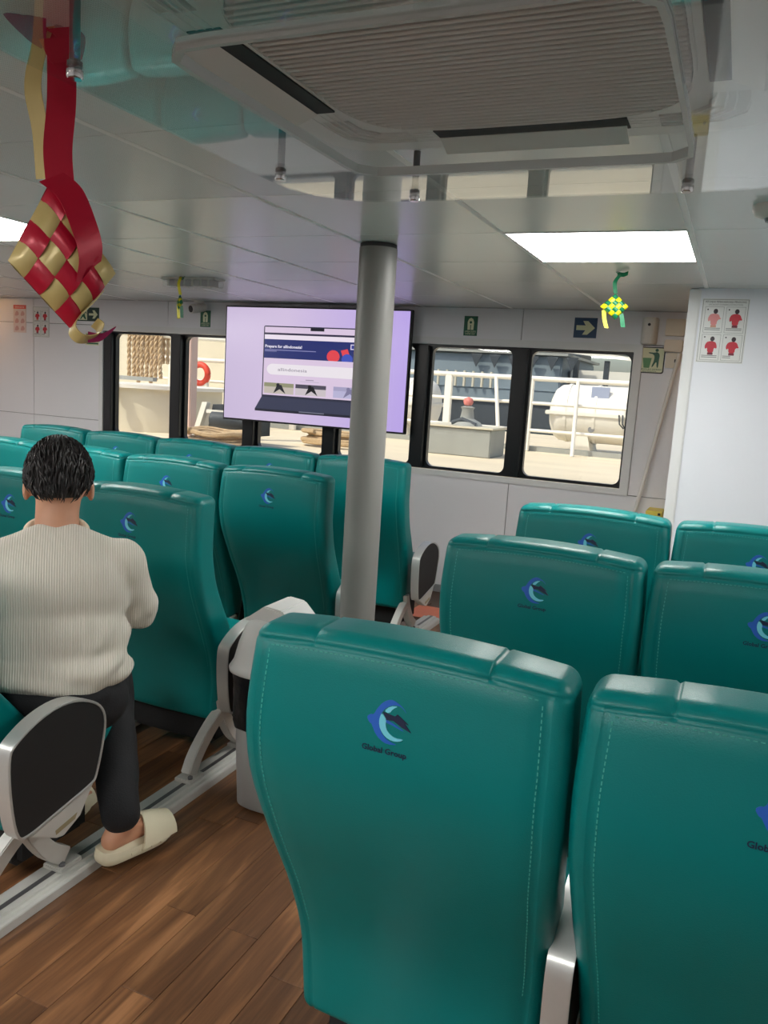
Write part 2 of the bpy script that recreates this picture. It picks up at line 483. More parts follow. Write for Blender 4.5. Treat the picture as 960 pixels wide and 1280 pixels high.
# ceiling
ce = MB().box(XW0, XW1, YB, D + .1, ZC + .012, ZC + .12).build('ceiling', mat('ceiling_void_grey', (120, 122, 122), rough=.7)); tag(ce, 'glossy pale grey tiled ceiling', kind='structure')
CP = 0.642
cx = [-.22 + CP * i for i in range(-12, 6)]
cx = [max(XW0, min(XW1, x)) for x in cx]
cy = [D - .644 * j for j in range(12, -1, -1)] + [D + .1]
lamps = [(-.22 - CP, 2), (-.22 - 5 * CP, 1), (-.22 - 8 * CP, 2), (-.22 - 10 * CP, 0), (-.22 - 5 * CP, -3), (-.22 - 8 * CP, -3), (-.22 + 2 * CP, 0), (-.22 - CP, -4), (-.22 - 3 * CP, -4)]  # panels out of view are added to light the cabin
Y0C = D - .644 * 6       # 1.655: row index 0
lampcells = {}
for (x, j) in lamps: lampcells[(round(x, 2), round(Y0C + .644 * j, 2))] = 1
tile_cache = {}
g = .0016
M_LAMPD = mat('light_diffuser', (255, 253, 248), rough=.5, emit=LAMP_L)
lamp_n = 0
LAMPPOS = ['over the far left seats', 'at the back left of the cabin', 'over the left wall aisle', 'in the middle of the left block', 'behind the left block', 'over the rear aisle', 'over the aisle behind the viewpoint', 'at the very back of the cabin', 'over the right block', 'behind the right block', 'by the right wall', 'at the back right']
for i in range(len(cx) - 1):
    if cx[i + 1] - cx[i] < .05: continue
    for j in range(len(cy) - 1):
        x0, x1, y0, y1 = cx[i], cx[i + 1], cy[j], cy[j + 1]
        w, h = round(x1 - x0, 3), round(y1 - y0, 3)
        if (round(x0, 2), round(y0, 2)) in lampcells:
            lab = {(-.86, 2.94): 'bright square ceiling panel light above the right-hand seats', (-3.43, 2.3): 'bright square ceiling panel light at the left edge, behind the red ribbon ornament'}.get((round(x0, 2), round(y0, 2)))
            lamp_n += 1
            L = thing('panel_light', ((x0 + x1) / 2, (y0 + y1) / 2, ZC), lab or 'added ceiling panel light out of view, %s' % LAMPPOS[lamp_n % len(LAMPPOS)], 'ceiling light', 'square ceiling panel lights')
            MB().ring([(x1 - .003, y1 - .003), (x0 + .003, y1 - .003), (x0 + .003, y0 + .003), (x1 - .003, y0 + .003)], [(x1 - .012, y1 - .012), (x0 + .012, y1 - .012), (x0 + .012, y0 + .012), (x1 - .012, y0 + .012)], lambda u, v, z: (u, v, z), ZC - .003, ZC + .012).build('frame', M_TBAR, L)
            MB().box(x0 + .012, x1 - .012, y0 + .012, y1 - .012, ZC, ZC + .01).build('diffuser', M_LAMPD, L)
            continue
        perf = x0 > -2.2 and x1 < -.8 and y1 < 2.35
        key = (w, h, perf)
        if key not in tile_cache:
            t = MB().box(-w / 2 + g, w / 2 - g, -h / 2 + g, h / 2 - g, 0, .012).build('ceiling_tile', M_CEILP if perf else M_CEIL, bevel=.0012, bseg=1)
            tile_cache[key] = t.data; bpy.data.objects.remove(t)
        o = bpy.data.objects.new('ceiling_tile', tile_cache[key]); COL.objects.link(o); o.parent = ce
        o.location = ((x0 + x1) / 2, (y0 + y1) / 2, ZC)
for x in cx:
    if XW0 + .1 < x < XW1 - .1:
        MB().box(x - .010, x + .010, YB, D, ZC - .0014, ZC + .001).build('t_bar', M_TBAR, ce, bevel=.0005, bseg=1)

# pillar
pl = thing('pillar', (-1.438, 3.14, 0), 'round grey steel pillar from floor to ceiling beside the aisle', 'pillar')
MB().lathe([(.0785, 0), (.0785, ZC - .018)], (-1.438, 3.14, 0), 48).build('shaft', M_PILLAR, pl, smooth=True)
MB().lathe([(.076, ZC - .018), (.076, ZC - .002)], (-1.438, 3.14, 0), 48).build('top_joint', mat('dark_joint', (52, 52, 54), rough=.6), pl, smooth=True)
MB().lathe([(.10, 0.0005), (.10, .006), (.084, .012)], (-1.438, 3.14, 0), 48).build('floor_collar', M_PILLAR, pl, smooth=True)

# ------------------------------------------------------------------ seats
def back_y(z):
    t = min(1, max(0, (.905 - z) / .60)); t = t * t * (3 - 2 * t)
    return -.016 + .20 * t + .022 * max(0, (z - .84) / .22) ** 2
def half_w(z):
    return lerp_tab([(.2, .240), (.35, .252), (.5, .262), (.65, .272), (.8, .281), (.92, .282), (1.06, .275)], z)
BZ0, BZ1, BR = .195, 1.062, .027
BT = .125        # backrest thickness
SEAM_X, SEAM_Z = .244, 1.039
def back_pt(x, y, z):
    """x in -.2775..2775, y 0 (back) .. BT, z"""
    k = x / .2775
    yy = back_y(z) + y * (1.0 + .25 * max(0, 1 - abs(z - .5) / .25)) +   .010 * (k * k) * (1 if y < BT * .5 else -.3)
    # top crown
    zz = z + (.016 * (1 - k * k) if z > .9 else 0) * min(1, max(0, (z - .9) / .14))
    # sewn seams
    if y < .035:
        d = abs(abs(x) - SEAM_X)
        if d < .006 and z < SEAM_Z: yy += .0035 * (1 - d / .006)
        d = abs(z - SEAM_Z)
        if d < .006: yy += .004 * (1 - d / .006)
    if z > SEAM_Z:
        d = abs(abs(x) - .155)
        if d < .006: yy += .004 * (1 - d / .006) * (1 if y < .06 else 0); zz -= .004 * (1 - d / .006)
    return (x * half_w(z) / .2775, yy, zz)
xs = rgrid(-.2775, .2775, BR, 10, [s * v for s in (-1, 1) for v in (SEAM_X - .006, SEAM_X, SEAM_X + .006, .149, .155, .161)])
xs = [x for x in xs]
ys = rgrid(0, BT, BR, 2)
zs = rgrid(BZ0, BZ1, BR, 24, [SEAM_Z - .006, SEAM_Z, SEAM_Z + .006])
ME_BACK = rbox(xs, ys, zs, BR, back_pt)
def cush_pt(x, y, z):
    k = x / .245
    zz = z + (.014 * (1 - k * k) - .02 * max(0, (y - .09) / .11) ** 2 if z > 0 else 0)
    return (x, y + .435, zz + .395)
ME_CUSH = rbox(rgrid(-.245, .245, .04, 8), rgrid(-.195, .195, .04, 6), rgrid(-.065, .065, .04, 2), .04, cush_pt)

def stitches():
    mb = MB()
    def dash(p, q):
        p = Vector(p); q = Vector(q); d = (q - p) / 2; n = Vector((0, -1, 0)); w = d.cross(n).normalized() * .0009
        mb.obox((p + q) / 2, d, w, n * .0009)
    for s in (-1, 1):
        z = .42
        while z < SEAM_Z - .012:
            x = s * (SEAM_X - .0085)
            a = back_pt(x, 0, z); b = back_pt(x, 0, z + .0055); dash(a, b); z += .0095
    x = -.233
    while x < .230:
        a = back_pt(x, 0, SEAM_Z - .0085); b = back_pt(x + .0055, 0, SEAM_Z - .0085); dash(a, b); x += .0095
    return mb

def logo_shape(pts):
    out = []
    for cx_, cy_ in pts:
        cy2 = cy_ - .174 * (cx_ - 430)
        x = (cx_ - 430) * .000166; z = .955 - (cy2 - 370) * .000166
        out.append((x, z))
    return out
LB = logo_shape([(600, 290), (555, 225), (480, 170), (420, 148), (345, 175), (290, 240), (262, 300), (225, 295), (190, 322), (225, 380), (245, 385), (262, 420), (300, 490), (360, 550), (430, 585), (540, 590), (450, 560), (380, 505), (335, 430), (320, 360), (420, 378), (610, 468), (500, 395), (400, 345), (330, 322), (335, 290), (370, 240), (430, 205), (510, 205), (560, 240)])
LC = logo_shape([(345, 280), (400, 345), (392, 400), (425, 465), (500, 522), (592, 530), (560, 552), (480, 552), (400, 512), (342, 440), (324, 370), (328, 320)])
LC2 = logo_shape([(366, 262), (420, 216), (505, 214), (455, 238), (420, 284)])
LN = logo_shape([(352, 268), (480, 310), (505, 290), (535, 312), (625, 388), (585, 372), (657, 462), (560, 412), (470, 352), (402, 345)])
def on_back(e):
    return lambda u, v, w: (u, back_pt(u, 0, v)[1] - e - w, v)
def logo_parts(parent):
    MB().prism(smooth_poly(LB, 1), on_back(.0004), 0, .0010).build('logo_wave', M_LOGO_BLUE, parent)
    m = MB(); m.prism(smooth_poly(LC, 1), on_back(.0004), 0, .0014); m.prism(smooth_poly(LC2, 1), on_back(.0004), 0, .0014); m.build('logo_crescent', M_LOGO_CYAN, parent)
    MB().prism(LN, on_back(.0004), 0, .0018).build('logo_ship', M_LOGO_NAVY, parent)
    t = MB(); add_text(t, 'Global Group', .0135, -.005, .903, on_back(.0014), bold=.022, width=.078)
    t.build('logo_text', M_LOGO_NAVY, parent)

ARM = smooth_poly([(.055, .30), (.035, .42), (.032, .535), (.055, .56), (.12, .595), (.20, .612), (.275, .602), (.345, .565), (.372, .515), (.36, .44), (.335, .352), (.32, .335), (.20, .312), (.09, .288)], 2)
_cy = sum(p[0] for p in ARM) / len(ARM); _cz = sum(p[1] for p in ARM) / len(ARM)
def shrink(poly, d):
    out = []
    n = len(poly)
    for i in range(n):
        a = poly[i - 1]; b = poly[(i + 1) % n]
        t = Vector((b[0] - a[0], b[1] - a[1])).normalized(); nn = Vector((-t.y, t.x))
        p = Vector(poly[i]); c = Vector((_cy, _cz)) - p
        if nn.dot(c) < 0: nn = -nn
        out.append(tuple(p + nn * d))
    return out
def make_armrest(parent, x, w=.023, plate=True):
    dy = .03 if x > .3 else .08
    fx = lambda u, v, t: (t, u + dy, v)
    a = MB().ring(ARM, shrink(ARM, .007), fx, x - w, x + w).build('armrest', M_ALU, parent, bevel=.0015, smooth=True)
    MB().prism(shrink(ARM, .0075), fx, x - w + .003, x + w - .003).build('armrest_panel', M_BLACKPANEL, a)
    br = MB().prism([(.10, .286), (.20, .308), (.325, .338), (.275, .262), (.215, .232), (.19, .238)], fx, x - w * .8, x + w * .8).build('bracket', M_ALU_PAINT, a, bevel=.002)
    if plate:
        MB().prism([(.185, .262), (.262, .277), (.254, .262), (.187, .249)], fx, x + w * .8 + .0002, x + w * .8 + .0012).build('name_plate', mat('dull_gold_plate', (168, 158, 126), rough=.4, metal=.4), a)
    return a
def leg_path(mb, pts, w0, w1, t):
    """flat cast leg: pts are (y, z); rectangular section"""
    n = len(pts)
    pts = smooth_poly(pts, 2, closed=False)
    n = len(pts)
    for i in range(n - 1):
        pass
    vs = []; fs = []
    for i, (y, z) in enumerate(pts):
        k = i / (n - 1); w = w0 + (w1 - w0) * k
        a = pts[max(i - 1, 0)]; b = pts[min(i + 1, n - 1)]
        tt = Vector((b[0] - a[0], b[1] - a[1])).normalized(); nn = Vector((tt.y, -tt.x)) * w
        for s, q in ((-1, -1), (1, -1), (1, 1), (-1, 1)):
            vs.append((t[0] + s * t[1], y + nn.x * q, z + nn.y * q))
    for i in range(n - 1):
        for j in range(4):
            a = i * 4 + j; b = i * 4 + (j + 1) % 4; fs.append((a, b, b + 4, a + 4))
    fs += [(3, 2, 1, 0), tuple(range(4 * n - 4, 4 * n))]
    return mb.add(vs, fs)
def make_legs(parent, x, dy=0.0):
    for pts in ([(.235, .235), (.17, .205), (.07, .12), (.04, .06)], [(.22, .285), (.235, .22), (.30, .12), (.365, .072)]):
        pts = [(p[0] + dy, p[1]) for p in pts]
        lg = leg_path(MB(), pts, .020, .028, (x, .020)).build('leg', M_ALU_PAINT, parent, bevel=.003)
        y = pts[-1][0]
        MB().box(x - .034, x + .034, y - .04, y + .045, .041, .056).build('foot_plate', M_ALU_PAINT, lg, bevel=.003)
        MB().lathe([(.009, .056), (.009, .064), (.005, .067)], (x + .022, y - .022, 0), 10).build('bolt', M_DKMETAL, lg)
ST = stitches()
def make_seat(name, arms, legs):
    root = thing(name, (0, 0, 0), 'x', 'seat', 'x', worldpts=False)
    b = from_mesh(ME_BACK, 'backrest', M_LEATHER, root)
    c = from_mesh(ME_CUSH, 'seat_cushion', M_LEATHER, root)
    s = ST.build('stitching', M_THREAD, b); s['kind'] = 'stuff'
    logo_parts(b)
    MB().box(-.23, .23, .20, .58, .295, .335).build('seat_pan', M_DARK, root, bevel=.006)
    MB().box(-.25, .25, .22, .27, .235, .295).build('cross_beam', M_DARK, root, bevel=.006)
    MB().box(-.20, .20, .24, .52, .075, .29).build('life_jacket_pouch', mat('shade_dark_pouch', (30, 31, 33), rough=.8, bump=.2, bscale=40), root, bevel=.02)  # pouch under each cushion, near-black also to deepen the under-seat shade
    for x in arms: make_armrest(root, x)
    for x in legs: make_legs(root, x, .16 if abs(x) < .22 else 0)
    return root

S = .57
XL, XR = -1.612, -.7358
XLC = XL - S / 2            # aisle seat of the left block
YC, YBr, YA, YM = 4.047, 3.117, 2.205, 1.282
YP, YO, YN = 2.995, 2.150, 1.138
seat_aisle_L = make_seat('passenger_seat', [.352], [.243])
seat_inner_L = make_seat('passenger_seat', [], [.243])
seat_aisle_R = make_seat('passenger_seat', [.284], [-.12])
seat_inner_R = make_seat('passenger_seat', [.284], [.2])
used = set()
def place(proto, x, y, label, group):
    o = proto if id(proto) not in used else copy_tree(proto)
    used.add(id(proto))
    o.location = (x, y, 0); o['label'] = label; o['group'] = group
    return o
ordn = ['', 'second', 'third', 'fourth', 'fifth']
GL, GR = 'teal seats left of the aisle', 'teal seats right of the aisle'
place(seat_aisle_L, XLC, YC, 'teal leather seat in the row nearest the windows, at the aisle behind the grey pillar', GL)
cl = {1: 'teal leather seat in the window row, directly below the screen, second from the aisle', 2: 'teal leather seat in the window row, third from the aisle, left of the screen', 3: 'teal leather seat in the window row, fourth from the aisle', 4: 'teal leather seat at the far left end of the window row'}
for k in range(1, 5): place(seat_inner_L, XLC - k * S, YC, cl[k], GL)
place(seat_aisle_L, XLC, YBr, 'teal leather seat just left of the grey pillar, second row from the windows', GL)
bl = {1: 'teal leather seat left of the one by the pillar, second row from the windows', 2: 'teal leather seat above the head of the man, second row from the windows', 3: 'bright teal seat at the left edge, second row from the windows'}
for k in range(1, 4): place(seat_inner_L, XLC - k * S, YBr, bl[k], GL)
place(seat_aisle_L, XLC, YA, 'teal leather seat at the aisle in front of the man in white', GL)
place(seat_inner_L, XLC - S, YA, 'teal leather seat at the left edge, left of the head of the man in white', GL)
mseat = place(seat_aisle_L, XLC, YM, 'teal aisle seat the man in white sits on, its black armrest panel towards the aisle', GL)
for ch in mseat.children:                      # this backrest is reclined a little
    if ch.name.startswith('backrest'):
        a_ = math.radians(9); pv = Vector((0, .20, .33)); ch.rotation_euler = (a_, 0, 0)
        ch.location = pv - Matrix.Rotation(a_, 3, 'X') @ pv
XRC = XR + S / 2
place(seat_aisle_R, XRC + .002, YN, 'large teal leather seat nearest the camera, at the aisle in the bottom middle', GR)
place(seat_inner_R, XRC + S + .002, YN, 'teal leather seat in the bottom right corner, beside the nearest aisle seat', GR)
place(seat_aisle_R, XRC, YO, 'teal leather seat at the aisle in the middle row of the right block', GR)
place(seat_inner_R, XRC + S, YO, 'teal leather seat at the right edge in the middle row of the right block', GR)
place(seat_aisle_R, XRC, YP, 'teal leather seat at the aisle in the front row of the right block', GR)
place(seat_inner_R, XRC + S, YP, 'teal leather seat in front of the white partition, front row of the right block', GR)

# seat tracks on the floor
def rail(x, label):
    r = thing('seat_track', (x, 2.6, 0), label, 'rail', 'aluminium seat tracks')
    MB().prism([(-.055, 0.0005), (.055, 0.0005), (.052, .026), (.046, .034), (.03, .034), (.028, .041), (-.028, .041), (-.03, .034), (-.055, .034)], lambda u, v, w: (x + u, w, v), .75, 4.75).build('track', M_ALU_PAINT, r, bevel=.0015)
    MB().box(x - .008, x + .008, .75, 4.75, .0412, .0418).build('slot', M_DKMETAL, r)
rail(XLC + .25, 'silver floor track along the aisle under the left-hand seats')
rail(XRC - .12, 'silver floor track along the aisle under the right-hand seats')
rail(XLC - S + .25, 'silver floor track under the second seats from the aisle, left block')

# ------------------------------------------------------------------ air conditioner in the ceiling
AX, AY = -.478, 1.375        # centre
AH = .49
ZP = ZC - .016               # underside of the panel
XY = lambda u, v, w: (u, v, w)
ac = thing('ceiling_air_conditioner', (AX, AY, ZC), 'white ceiling air conditioner with ribbed grille and four outlet slots', 'air conditioner')
def gx(t):                   # half extent of the bulging grille outline at offset t
    a = min(1, abs(t) / .30)
    return .315 * (1 - a ** 4.5) ** (1 / 4.5) + .0
grl = [(AX + .342 * math.copysign(abs(math.cos(a)) ** .45, math.cos(a)), AY + .342 * math.copysign(abs(math.sin(a)) ** .45, math.sin(a))) for a in [2 * PI * (i + .5) / 64 for i in range(64)]]
def sq_out(h, r, n=64):
    """rounded square, points matched to grl by angle"""
    pts = []
    for i in range(n):
        a = 2 * PI * (i + .5) / n; c, s_ = math.cos(a), math.sin(a)
        lo, hi = 0, 2 * h
        for _ in range(30):
            m_ = (lo + hi) / 2; x, y = abs(c) * m_, abs(s_) * m_
            qx, qy = max(x - (h - r), 0), max(y - (h - r), 0)
            if math.hypot(qx, qy) <= r and x <= h and y <= h: lo = m_
            else: hi = m_
        pts.append((AX + c * lo, AY + s_ * lo))
    return pts
SL = .205                    # half length of the slots
S0, S1 = .362, .430          # slot band
panel_mb = MB()
def flat(a, b, z, zb):       # plain rectangular slab of the panel
    panel_mb.box(AX + a[0], AX + a[1], AY + b[0], AY + b[1], z, zb)
# panel: ring from the grille opening to the slot square, then the strips round the slots
panel_mb.ring(sq_out(S0, .06), grl, XY, ZP, ZC - .001)
for sx in (0, 1, 2, 3):
    R = Matrix.Rotation(sx * PI / 2, 3, 'Z')
    def rb(x0, x1, y0, y1, z0, z1):
        ps = [R @ Vector((x, y, 0)) for x in (x0, x1) for y in (y0, y1)]
        panel_mb.box(AX + min(p.x for p in ps), AX + max(p.x for p in ps), AY + min(p.y for p in ps), AY + max(p.y for p in ps), z0, z1)
    rb(-SL - .06, -SL, S0 - .001, S1 + .001, ZP, ZC - .001); rb(SL, SL + .06, S0 - .001, S1 + .001, ZP, ZC - .001)
panel_mb.build('panel', M_ACWHITE, ac, smooth=False)
outer = MB(); outer.ring(sq_out(AH, .11), sq_out(S1, .085), XY, ZP, ZC - .001); outer.build('panel_rim', M_ACWHITE, ac, bevel=.003)
cor = MB(); cor.ring(sq_out(S1 + .001, .085), sq_out(S0 + .012, .07), XY, ZP + .004, ZC - .001)
cor.build('corner_rib', M_ACGRILLE, ac)
rib = MB()
for d in (.374, .390, .406):
    rib.ring(sq_out(d + .003, .075), sq_out(d, .073), XY, ZP - .001, ZP + .004)
rib.build('corner_groove', M_ACWHITE, ac)
for sx in range(4):
    R = Matrix.Rotation(sx * PI / 2, 3, 'Z')
    def P(x, y, z): v = R @ Vector((x, y, 0)); return (AX + v.x, AY + v.y, z)
    m = MB(); m.add([P(x, y, z) for z in (ZP - .0022, ZP + .006) for y in (S0 + .002, S1 - .002) for x in (-SL, SL)], [(0, 2, 3, 1), (4, 5, 7, 6), (0, 1, 5, 4), (2, 6, 7, 3), (0, 4, 6, 2), (1, 3, 7, 5)])
    m.build('outlet_slot_shade', M_ACDARK, ac)  # dark slab in place of the shade inside a recessed slot
    lv = MB().add([P(x, y + dy, z + dz) for (dz, dy) in ((0, 0), (.002, .004)) for (y, z) in ((S1 - .030, ZP - .006), (S1 + .022, ZP - .026)) for x in (-SL + .004, SL - .004)], [(0, 2, 3, 1), (4, 5, 7, 6), (0, 1, 5, 4), (2, 6, 7, 3), (0, 4, 6, 2), (1, 3, 7, 5)])
    lv.build('louvre', M_ACWHITE, ac)
gm = MB(); t = -.332
while t < .330:
    w = .340 * (1 - min(.999, abs(t + .004) / .342) ** 4.44) ** .225
    gm.box(AX - w, AX + w, AY + t, AY + t + .0085, ZP - .010, ZP + .004); t += .0184
gm.build('grille', M_ACGRILLE, ac, bevel=.002, bseg=1)
MB().prism(grl, XY, ZP + .003, ZP + .005).build('grille_back', mat('ac_filter_grey', (70, 72, 73), rough=.7), ac)
lipo = [(AX + (x - AX) * 1.018, AY + (y - AY) * 1.018) for x, y in grl]
MB().ring(lipo, grl, XY, ZP - .008, ZP + .002).build('grille_frame', M_ACWHITE, ac, bevel=.002)
for i in range(5):
    MB().lathe([(.0045, ZP - .0025), (.0045, ZP + .001)], (AX + .03 + i * .022, AY + .3585, 0), 10).build('indicator', M_INK if i else mat('amber_light', (190, 150, 120), rough=.4), ac)

# clear air deflector sheet hung below it on studs
ZS = ZC - .104
df = thing('air_deflector', (AX, AY, ZC), 'clear acrylic air deflector sheet hung on studs under the air conditioner', 'air deflector')
def sq2(h, r): return [(x - AX - .012 + (-.0), y) for x, y in sq_out(h, r)]
so = [(AX + (x - AX), AY + (y - AY)) for x, y in sq_out(.617, .22)]
si = [(x - .012, y) for x, y in sq_out(.358, .06)]
sh = MB().ring(so, si, XY, ZS, ZS + .004)
sh.build('sheet', M_ACRYL, df)
MB().ring([(AX + (x - AX) * .9985, AY + (y - AY) * .9985) for x, y in si], [(AX + (x - AX) * .972, AY + (y - AY) * .972) for x, y in si], XY, ZS - .006, ZS + .012).build('inner_rim', M_ACRYL_EDGE, df)
for sx in range(4):
    R = Matrix.Rotation(sx * PI / 2, 3, 'Z')
    for q in (-.318, .318):
        v = R @ Vector((q, .557, 0)); x, y = AX + v.x, AY + v.y
        st = MB().lathe([(.0085, ZS + .004), (.0085, ZC - .0005)], (x, y, 0), 16).build('stud', M_DKMETAL, df, smooth=True)
        MB().lathe([(.011, ZS - .014), (.013, ZS - .011), (.013, ZS - .0005)], (x, y, 0), 20).build('knob', M_CHROME, st, smooth=True)
        MB().lathe([(.012, ZS + .0045), (.012, ZS + .012)], (x, y, 0), 20).build('washer', M_DKMETAL, st, smooth=True)

# ------------------------------------------------------------------ television
TX, TW, TZ, TY = -3.740, 1.557, 2.0145, 5.394
TH = TW * 9 / 16
tv = thing('television', (TX + TW / 2, TY, TZ - TH), 'large flat television with a laptop advert, hung over the windows', 'television')
MB().box(TX, TX + TW, TY, TY + .045, TZ - TH, TZ).build('casing', mat('tv_black', (14, 14, 16), rough=.35), tv, bevel=.003)
MB().box(TX + .4, TX + TW - .4, TY + .045, D - .016, TZ - .6, TZ - .3).build('wall_mount', M_DARK, tv)
def screen_mat():
    m = bpy.data.materials.new('screen_lavender'); m.use_nodes = True
    nt = m.node_tree; b = nt.nodes['Principled BSDF']; L = nt.links.new
    tc = nt.nodes.new('ShaderNodeTexCoord'); sp = nt.nodes.new('ShaderNodeSeparateXYZ'); L(tc.outputs['Generated'], sp.inputs[0])
    rp = nt.nodes.new('ShaderNodeValToRGB'); L(sp.outputs['X'], rp.inputs[0])
    e = rp.color_ramp.elements
    e[0].position = 0; e[0].color = lin((206, 190, 222)) + (1,)
    e[1].position = 1; e[1].color = lin((190, 168, 236)) + (1,)
    x = e.new(.35); x.color = lin((216, 198, 230)) + (1,)
    b.inputs['Base Color'].default_value = (.02, .02, .02, 1); b.inputs['Roughness'].default_value = .25
    L(rp.outputs[0], b.inputs['Emission Color']); b.inputs['Emission Strength'].default_value = 0.92
    return m
def emi(name, rgb, s=0.9):
    m = mat(name, (8, 8, 8), rough=.3)
    b = m.node_tree.nodes['Principled BSDF']; b.inputs['Emission Color'].default_value = lin(rgb) + (1,); b.inputs['Emission Strength'].default_value = s
    return m
SCR = MB().box(TX + .011, TX + TW - .011, TY - .001, TY + .001, TZ - TH + .013, TZ - .011).build('screen', screen_mat(), tv)
# screen picture: u across 0..1, v down 0..1 of the screen
def scr(layer): return lambda u, v, w: (TX + .011 + u * (TW - .022), TY - .0012 - layer * .0004 - w, TZ - .011 - v * (TH - .024))
def spic(name, poly, rgb, layer, s=0.9):
    m = MB(); n = len(poly); m.add([scr(layer)(u, v, 0) for u, v in poly], [tuple(range(n))])
    return m.build(name, emi('screen_%d_%d_%d' % rgb, rgb, s), SCR)
def R4(u0, v0, u1, v1): return [(u0, v0), (u1, v0), (u1, v1), (u0, v1)]
spic('laptop_lid', rrect(.222, .83, .155, .80, .012), (44, 46, 66), 0)
spic('laptop_base', [(.222, .785), (.83, .785), (.868, .895), (.862, .915), (.19, .915), (.185, .895)], (58, 62, 86), 1)
spic('laptop_base_edge', R4(.185, .893, .868, .915), (36, 38, 52), 2)
spic('laptop_notch_cut', R4(.44, .893, .58, .902), (120, 122, 140), 3)
spic('page', R4(.228, .165, .824, .765), (226, 206, 232), 2)
spic('browser_bar', R4(.228, .215, .824, .232), (50, 46, 72), 3)
spic('camera_notch', R4(.485, .165, .56, .19), (30, 30, 40), 3)
spic('page_white', R4(.228, .232, .824, .272), (244, 232, 246), 3)
spic('banner', R4(.228, .272, .824, .438), (34, 46, 112), 3)
spic('banner_end', R4(.775, .262, .824, .438), (76, 72, 176), 4)
for p in (disc(.615, .40, .035, 14, 1, 1.6),): spic('banner_picture', [(u, min(v, .438)) for u, v in p], (232, 70, 80), 5)
spic('banner_picture', [(.655, .345), (.69, .33), (.705, .395), (.668, .41)], (232, 70, 80), 5)
spic('banner_picture', [(.722, .355), (.79, .34), (.80, .438), (.735, .438)], (232, 70, 80), 5)
spic('banner_picture', [(.725, .385), (.795, .372), (.795, .380), (.725, .393)], (240, 225, 240), 6)
spic('banner_picture', [(u, min(v, .438)) for u, v in disc(.69, .42, .030, 14, 1, 1.6)], (62, 84, 190), 6)
spic('banner_picture', R4(.705, .29, .735, .335), (226, 216, 240), 5); spic('banner_picture', R4(.71, .298, .73, .327), (52, 62, 150), 6)
m = MB()
_vs, _fs, _w = text_geo('Prepare for allIndonesia!', 1.0, .03)
m.add([scr(5)(.232 + v[0] / _w * .21, .345 - v[1] * .034, 0) for v in _vs], _fs); m.build('banner_title', emi('screen_text', (240, 236, 250)), SCR)
spic('banner_line', R4(.232, .362, .52, .368), (150, 150, 200), 5); spic('banner_line', R4(.232, .374, .30, .379), (150, 150, 200), 5)
sb = [(.262 + .035 * math.cos(a) + (.50 if math.cos(a) > 0 else 0) + .02, .535 - .048 * math.sin(a)) for a in [2 * PI * (i + .5) / 32 for i in range(32)]]
spic('search_bar', sb, (243, 236, 243), 4)
m = MB(); _vs, _fs, _w = text_geo('allindonesia', 1.0, .0)
m.add([scr(5)(.31 + v[0] / _w * .165, .548 - v[1] * .040, 0) for v in _vs], _fs); m.build('search_text', emi('screen_greytext', (130, 120, 140)), SCR)
m = MB(); m.ring([scr(5)(u, v, 0)[::2] for u, v in disc(.745, .522, .016, 16, 1, 1.7)], [scr(5)(u, v, 0)[::2] for u, v in disc(.745, .522, .012, 16, 1, 1.7)], lambda a, b, w: (a, TY - .0034, b), 0, .0002) if False else m.add([scr(5)(u, v, 0) for u, v in disc(.745, .522, .016, 16, 1, 1.7)] + [scr(5)(u, v, 0) for u, v in disc(.745, .522, .0115, 16, 1, 1.7)], [(i, (i + 1) % 16, 16 + (i + 1) % 16, 16 + i) for i in range(16)] )
m.add([scr(5)(u, v, 0) for u, v in ((.754, .545), (.757, .540), (.772, .570), (.769, .575))], [(0, 1, 2, 3)]); m.build('search_icon', emi('screen_greytext', (130, 120, 140)), SCR)
spic('caption', R4(.47, .612, .515, .618), (150, 140, 160), 4); spic('caption', R4(.44, .628, .545, .632), (190, 178, 200), 4)
for i, (u0, cols) in enumerate(((.235, ((150, 150, 120), (40, 40, 48), (200, 190, 180))), (.415, ((80, 76, 92), (24, 24, 30), (210, 200, 205))), (.625, ((170, 165, 200), (130, 125, 160), (190, 186, 220))))):
    spic('thumbnail', R4(u0, .655, u0 + .17, .75), cols[2], 4)
    spic('thumbnail_detail', R4(u0, .655, u0 + .17, .69), cols[0], 5)
    spic('thumbnail_detail', [(u0 + .055, .748), (u0 + .075, .675), (u0 + .10, .67), (u0 + .125, .748), (u0 + .09, .71)], cols[1], 6)
    spic('thumbnail_detail', disc(u0 + .08, .672, .010, 8, 1, 1.7), cols[1], 6)

# ------------------------------------------------------------------ signs and posters
def sheet_thing(name, x0, x1, z0, z1, y, m_bg, label, cat='sign', group=None, th=.003, r=0.0):
    t_ = thing(name, ((x0 + x1) / 2, y, z0), label, cat, group)
    if r: MB().prism(rrect(x0, x1, z0, z1, r), YX, y - th, y - .0002).build('plate', m_bg, t_)
    else: MB().box(x0, x1, y - th, y - .0002, z0, z1).build('plate', m_bg, t_)
    def put(nm, poly, m_, layer=0):
        q = MB(); n = len(poly); d = y - th - .0006 - layer * .0005
        q.prism([(x0 + u * (x1 - x0), z0 + v * (z1 - z0)) for u, v in poly], YX, d, d + .0005)
        return q.build(nm, m_, t_)
    def txt(s_, u, v, size, m_, width=None, bold=.0, layer=0):
        q = MB(); d = y - th - .0006 - layer * .0005
        add_text(q, s_, size, x0 + u * (x1 - x0), z0 + v * (z1 - z0), lambda a, b, w: (a, d, b), bold, None if width is None else width * (x1 - x0))
        return q.build('lettering', m_, t_)
    return t_, put, txt
def b01(u0, v0, u1, v1): return [(u0, v0), (u1, v0), (u1, v1), (u0, v1)]

